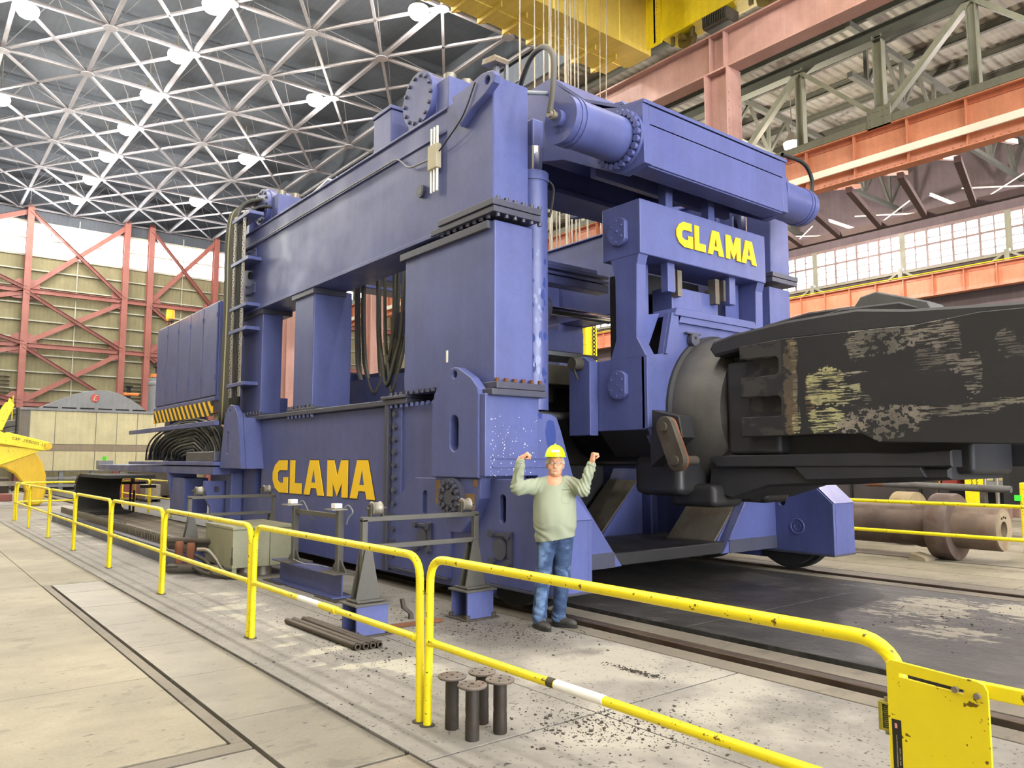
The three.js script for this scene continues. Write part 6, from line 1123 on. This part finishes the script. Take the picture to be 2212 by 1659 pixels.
  const shirt = add('shirt', nets(shirtF, [-.52, .84, -.26], [.52, 1.78, .30], .0085), shirtM, 'sage green long-sleeved shirt with chest pocket');
  const pk = (pts, r) => tube(pts.map(([x, y]) => { let z = .3; while (z > 0 && shirtF(x, y, z) > .001) z -= .002; return [x, y, z]; }), r, 24, 5);
  const sub = (p, name, g, m) => { const o = flags(new THREE.Mesh(prep(g), m)); o.name = name; p.add(o); ORG.set(o, V(0, 0, 0)); return o; };
  sub(shirt, 'pocket_seam', pk([[.075, 1.345], [.075, 1.27], [.115, 1.245], [.155, 1.27], [.158, 1.35]], .0022), std('#7c866d', { roughness: .9 }));
  sub(shirt, 'chest_print', mergeGeometries([0, 1, 2, 3, 4].map(i => prep(pk([[.078 + i * .016, 1.385 - (i % 2) * .004], [.088 + i * .016, 1.385]], .0035)))), std('#4b5348', { roughness: .9 }));
  sub(shirt, 'cuff', mergeGeometries([[J.wR, dir(J.eR, J.wR)], [J.wL, dir(J.eL, J.wL)]].map(([w, d]) => { const q = V(...d).normalize(); return prep(along(new THREE.TorusGeometry(.040, .009, 8, 22), V(...w), V(...w).add(q))); })), shirtM);
  // ---- jeans ----
  T.denim = tex(256, 256, (u, v) => { const n = fbm(u, v, 6, 10, 5, 301), f = fbm(u, v, 90, 90, 2, 303), w = ss(.45, .7, fbm(u, v, 3, 5, 4, 305)); return mix([.17, .24, .37], [.42, .52, .66], w * .75 + (n - .5) * .6 + (f - .5) * .3); }, { size: [.5, .5] });
  const jeansF = (x, y, z) => {
    let d = ell(x, y, z, [0, .92, .0], [.168, .14, .130]); const L = [[J.hipR, J.kR, .105, .078], [J.kR, [J.aR[0], .05, J.aR[2]], .076, .070]], R = [[J.hipL, J.kL, .105, .078], [J.kL, [J.aL[0], .05, J.aL[2]], .076, .070]];
    let a = 9, b = 9; for (const [p, q, r, s] of L) a = smin(a, cap(x, y, z, p, q, r, s), .03); for (const [p, q, r, s] of R) b = smin(b, cap(x, y, z, p, q, r, s), .03);
    const fold = .006 * Math.sin(y * 70 + x * 30 + 8 * wr(x, y, z, 9, 1)) * (ss(.30, .12, y) + .7 * ss(.80, .88, y) + .5 * ss(.12, 0, Math.abs(y - .5))) + .010 * wr(x, y, z, 15, .6);
    d = smin(d, smin(a, b, .012), .05) + fold; d = Math.max(d, y - 1.0); return Math.max(d, .045 - y);
  };
  const jeansM = std('#ffffff', { map: T.denim, roughness: .9, bumpMap: T.paintBump, bumpScale: .0006 });
  const jeans = add('jeans', nets(jeansF, [-.32, .02, -.24], [.28, 1.03, .24], .008), jeansM, 'faded blue jeans');
  sub(jeans, 'fly_seam', tube([[.012, .93, .135], [.014, .88, .125], [.02, .84, .10]], .003, 12, 5), std('#6f86a3')); sub(jeans, 'belt', new THREE.CylinderGeometry(.162, .165, .035, 30, 1, true).scale(1, 1, .80).translate(0, .955, .0), M.dark);
  // ---- shoes ----
  const shoe = (an, yaw, name) => {
    const c = Math.cos(yaw), s = Math.sin(yaw), f = (x, y, z) => { const dx = x - an[0], dz = z - an[2], lx = dx * c - dz * s, lz = dx * s + dz * c; let d = ell(lx, y, lz, [0, .055, .0], [.052, .065, .075]); d = smin(d, ell(lx, y, lz, [0, .040, .115], [.052, .045, .10]), .04); d = smin(d, cap(lx, y, lz, [0, .10, -.02], [0, .14, -.03], .05, .05), .03); return Math.max(d, .012 - y); };
    const o = add(name, nets(f, [an[0] - .26, 0, an[2] - .26], [an[0] + .26, .2, an[2] + .26], .0075), std('#2d2a28', { roughness: .6 }));
    const ps = []; for (let i = 0; i < 24; i++) { const a = i / 24 * 6.283; const lx = Math.cos(a) * .056, lz = .055 + Math.sin(a) * .165; ps.push([an[0] + lx * c + lz * s, an[2] - lx * s + lz * c]); }
    sub(o, 'sole', prism('y', ps, 0.0, .022, .004), std('#1c1a19', { roughness: .8 }));
    sub(o, 'laces', mergeGeometries([0, 1, 2, 3].map(i => { const lz = .035 + i * .022, y = .108 - i * .012, P = (lx) => [an[0] + lx * c + lz * s, y, an[2] - lx * s + lz * c]; return prep(tube([P(-.028), [P(0)[0], y + .008, P(0)[2]], P(.028)], .004, 8, 5)); })), std('#57524d'));
  };
  shoe([J.aR[0], .09, J.aR[2]], .55, 'shoe'); shoe([J.aL[0], .09, J.aL[2]], 1.05, 'shoe');
  // ---- face details, hair, glasses ----
  const e = hd, eye = (sx) => new THREE.SphereGeometry(.0105, 14, 10).translate(e[0] + sx * .030, e[1] + .013, e[2] + .0765);
  const ew = add('eyes', mergeGeometries([prep(eye(-1)), prep(eye(1))]), std('#e9e2da', { roughness: .3 })); sub(ew, 'irises', mergeGeometries([-1, 1].map(sx => prep(new THREE.SphereGeometry(.0052, 10, 8).translate(e[0] + sx * .030, e[1] + .013, e[2] + .0835)))), std('#3a2f28', { roughness: .3 }));
  const hairM = std('#b9a58a', { roughness: .9 });
  const fz = (x, y, o = 0) => { let z = .2; while (z > -.1 && H(e[0] + x, e[1] + y, e[2] + z) > 0) z -= .001; return e[2] + z + o; };
  const line = (pts, r) => tube(pts.map(([x, y]) => [e[0] + x, e[1] + y, fz(x, y, -.001)]), r, 20, 7);
  add('moustache', mergeGeometries([line([[-.036, -.062], [-.022, -.050], [0, -.047], [.022, -.050], [.036, -.062]], .0075), line([[-.030, -.066], [-.037, -.076], [-.036, -.086]], .006), line([[.030, -.066], [.037, -.076], [.036, -.086]], .006), line([[-.012, -.088], [0, -.094], [.012, -.088]], .009), line([[0, -.08], [0, -.105]], .008)].map(prep)), hairM, 'greyish moustache and chin tuft');
  add('lips', line([[-.020, -.068], [0, -.066], [.020, -.068]], .0045), std('#a55f52', { roughness: .5 }));
  add('eyebrows', mergeGeometries([line([[-.048, .034], [-.030, .041], [-.013, .036]], .0045), line([[.048, .034], [.030, .041], [.013, .036]], .0045)].map(prep)), std('#9c8468', { roughness: .9 }));
  add('hair', nets((x, y, z) => { let d = Math.abs(H(x, y, z) - .003) - .006; d = Math.max(d, -(z - (e[2] + .045)) * -1); return Math.max(d, e[1] + .002 - y + (z > e[2] - .03 ? .0 : -.05), y - e[1] - .09); }, [-.13, 1.54, -.14], [.15, 1.75, .12], .005), std('#a39a8c', { roughness: .95 }));
  const gl = add('glasses', mergeGeometries([...[-1, 1].map(sx => new THREE.TorusGeometry(.022, .0015, 6, 22).scale(1.15, .85, 1).translate(e[0] + sx * .030, e[1] + .010, e[2] + .098)), rod([e[0] - .008, e[1] + .014, e[2] + .100], [e[0] + .008, e[1] + .014, e[2] + .100], .0018, 6), ...[-1, 1].map(sx => rod([e[0] + sx * .056, e[1] + .014, e[2] + .096], [e[0] + sx * .084, e[1] + .012, e[2] - .005], .0018, 6))].map(prep)), std('#5c564c', { roughness: .4 }), 'clear safety glasses');
  sub(gl, 'lens', mergeGeometries([-1, 1].map(sx => prep(new THREE.CircleGeometry(.022, 20).scale(1.15, .85, 1).translate(e[0] + sx * .030, e[1] + .010, e[2] + .0985)))), new THREE.MeshPhysicalMaterial({ color: '#ffffff', transmission: 1, thickness: 0, roughness: .02 }));
  // ---- hard hat ----
  const hatM = std('#dcff0c', { roughness: .35 });
  const hp = []; for (let i = 0; i <= 12; i++) { const a = i / 12 * Math.PI / 2; hp.push([Math.cos(a) * .104, Math.sin(a) * .125]); } hp[12][0] = 0;
  const dome = toCreasedNormals(new THREE.LatheGeometry(hp.map(p => new THREE.Vector2(Math.max(p[0], 0), p[1])), 40), .5).scale(1, 1, 1.18).translate(e[0], e[1] + .078, e[2] - .012);
  const brim = prism('y', Array.from({ length: 40 }, (_, i) => { const a = i / 40 * 6.283; return [e[0] + Math.cos(a) * .112, e[2] - .012 + Math.sin(a) * (Math.sin(a) > 0 ? .168 : .128)]; }), e[1] + .074, e[1] + .084, .003);
  const ridge = new THREE.TorusGeometry(.112, .010, 6, 24, Math.PI).rotateY(Math.PI / 2).scale(1, 1.08, 1.02).translate(e[0], e[1] + .083, e[2] - .012);
  const hat = add('hard_hat', mergeGeometries([dome, brim, ridge].map(prep)), hatM, 'fluorescent yellow-green hard hat');
  sub(hat, 'side_slot', mergeGeometries([-1, 1].map(sx => prep(new THREE.BoxGeometry(.02, .012, .02).translate(e[0] + sx * .085, e[1] + .098, e[2] + .06)))), std('#b9d60a', { roughness: .5 }));
  const cv = document.createElement('canvas'); cv.width = 256; cv.height = 64; const g2 = cv.getContext('2d'); g2.fillStyle = '#f4f4e8'; g2.fillRect(0, 0, 256, 64); g2.fillStyle = '#23232a'; g2.font = 'bold 44px sans-serif'; g2.textAlign = 'center'; g2.fillText('OMEGA SR', 128, 48);
  const tx = new THREE.CanvasTexture(cv); tx.colorSpace = THREE.SRGBColorSpace;
  const lb = new THREE.PlaneGeometry(.085, .022, 10, 1), lp = lb.attributes.position; for (let i = 0; i < lp.count; i++) { const x = lp.getX(i), y = .135 + lp.getY(i), k = Math.sqrt(Math.max(0, 1 - ((y - .078) / .125) ** 2)) * .104; lp.setXYZ(i, e[0] + x, e[1] + y, e[2] - .012 + Math.sqrt(Math.max(0, 1 - (x / k) ** 2)) * k * 1.18 + .0125 - .004 * 0); } lb.computeVertexNormals();
  const lm = flags(new THREE.Mesh(lb, new THREE.MeshStandardMaterial({ map: tx, roughness: .4 }))); lm.name = 'hat_label'; lm.userData.label = 'white name label with dark print'; hat.add(lm);
}
renderer.render(scene, camera);
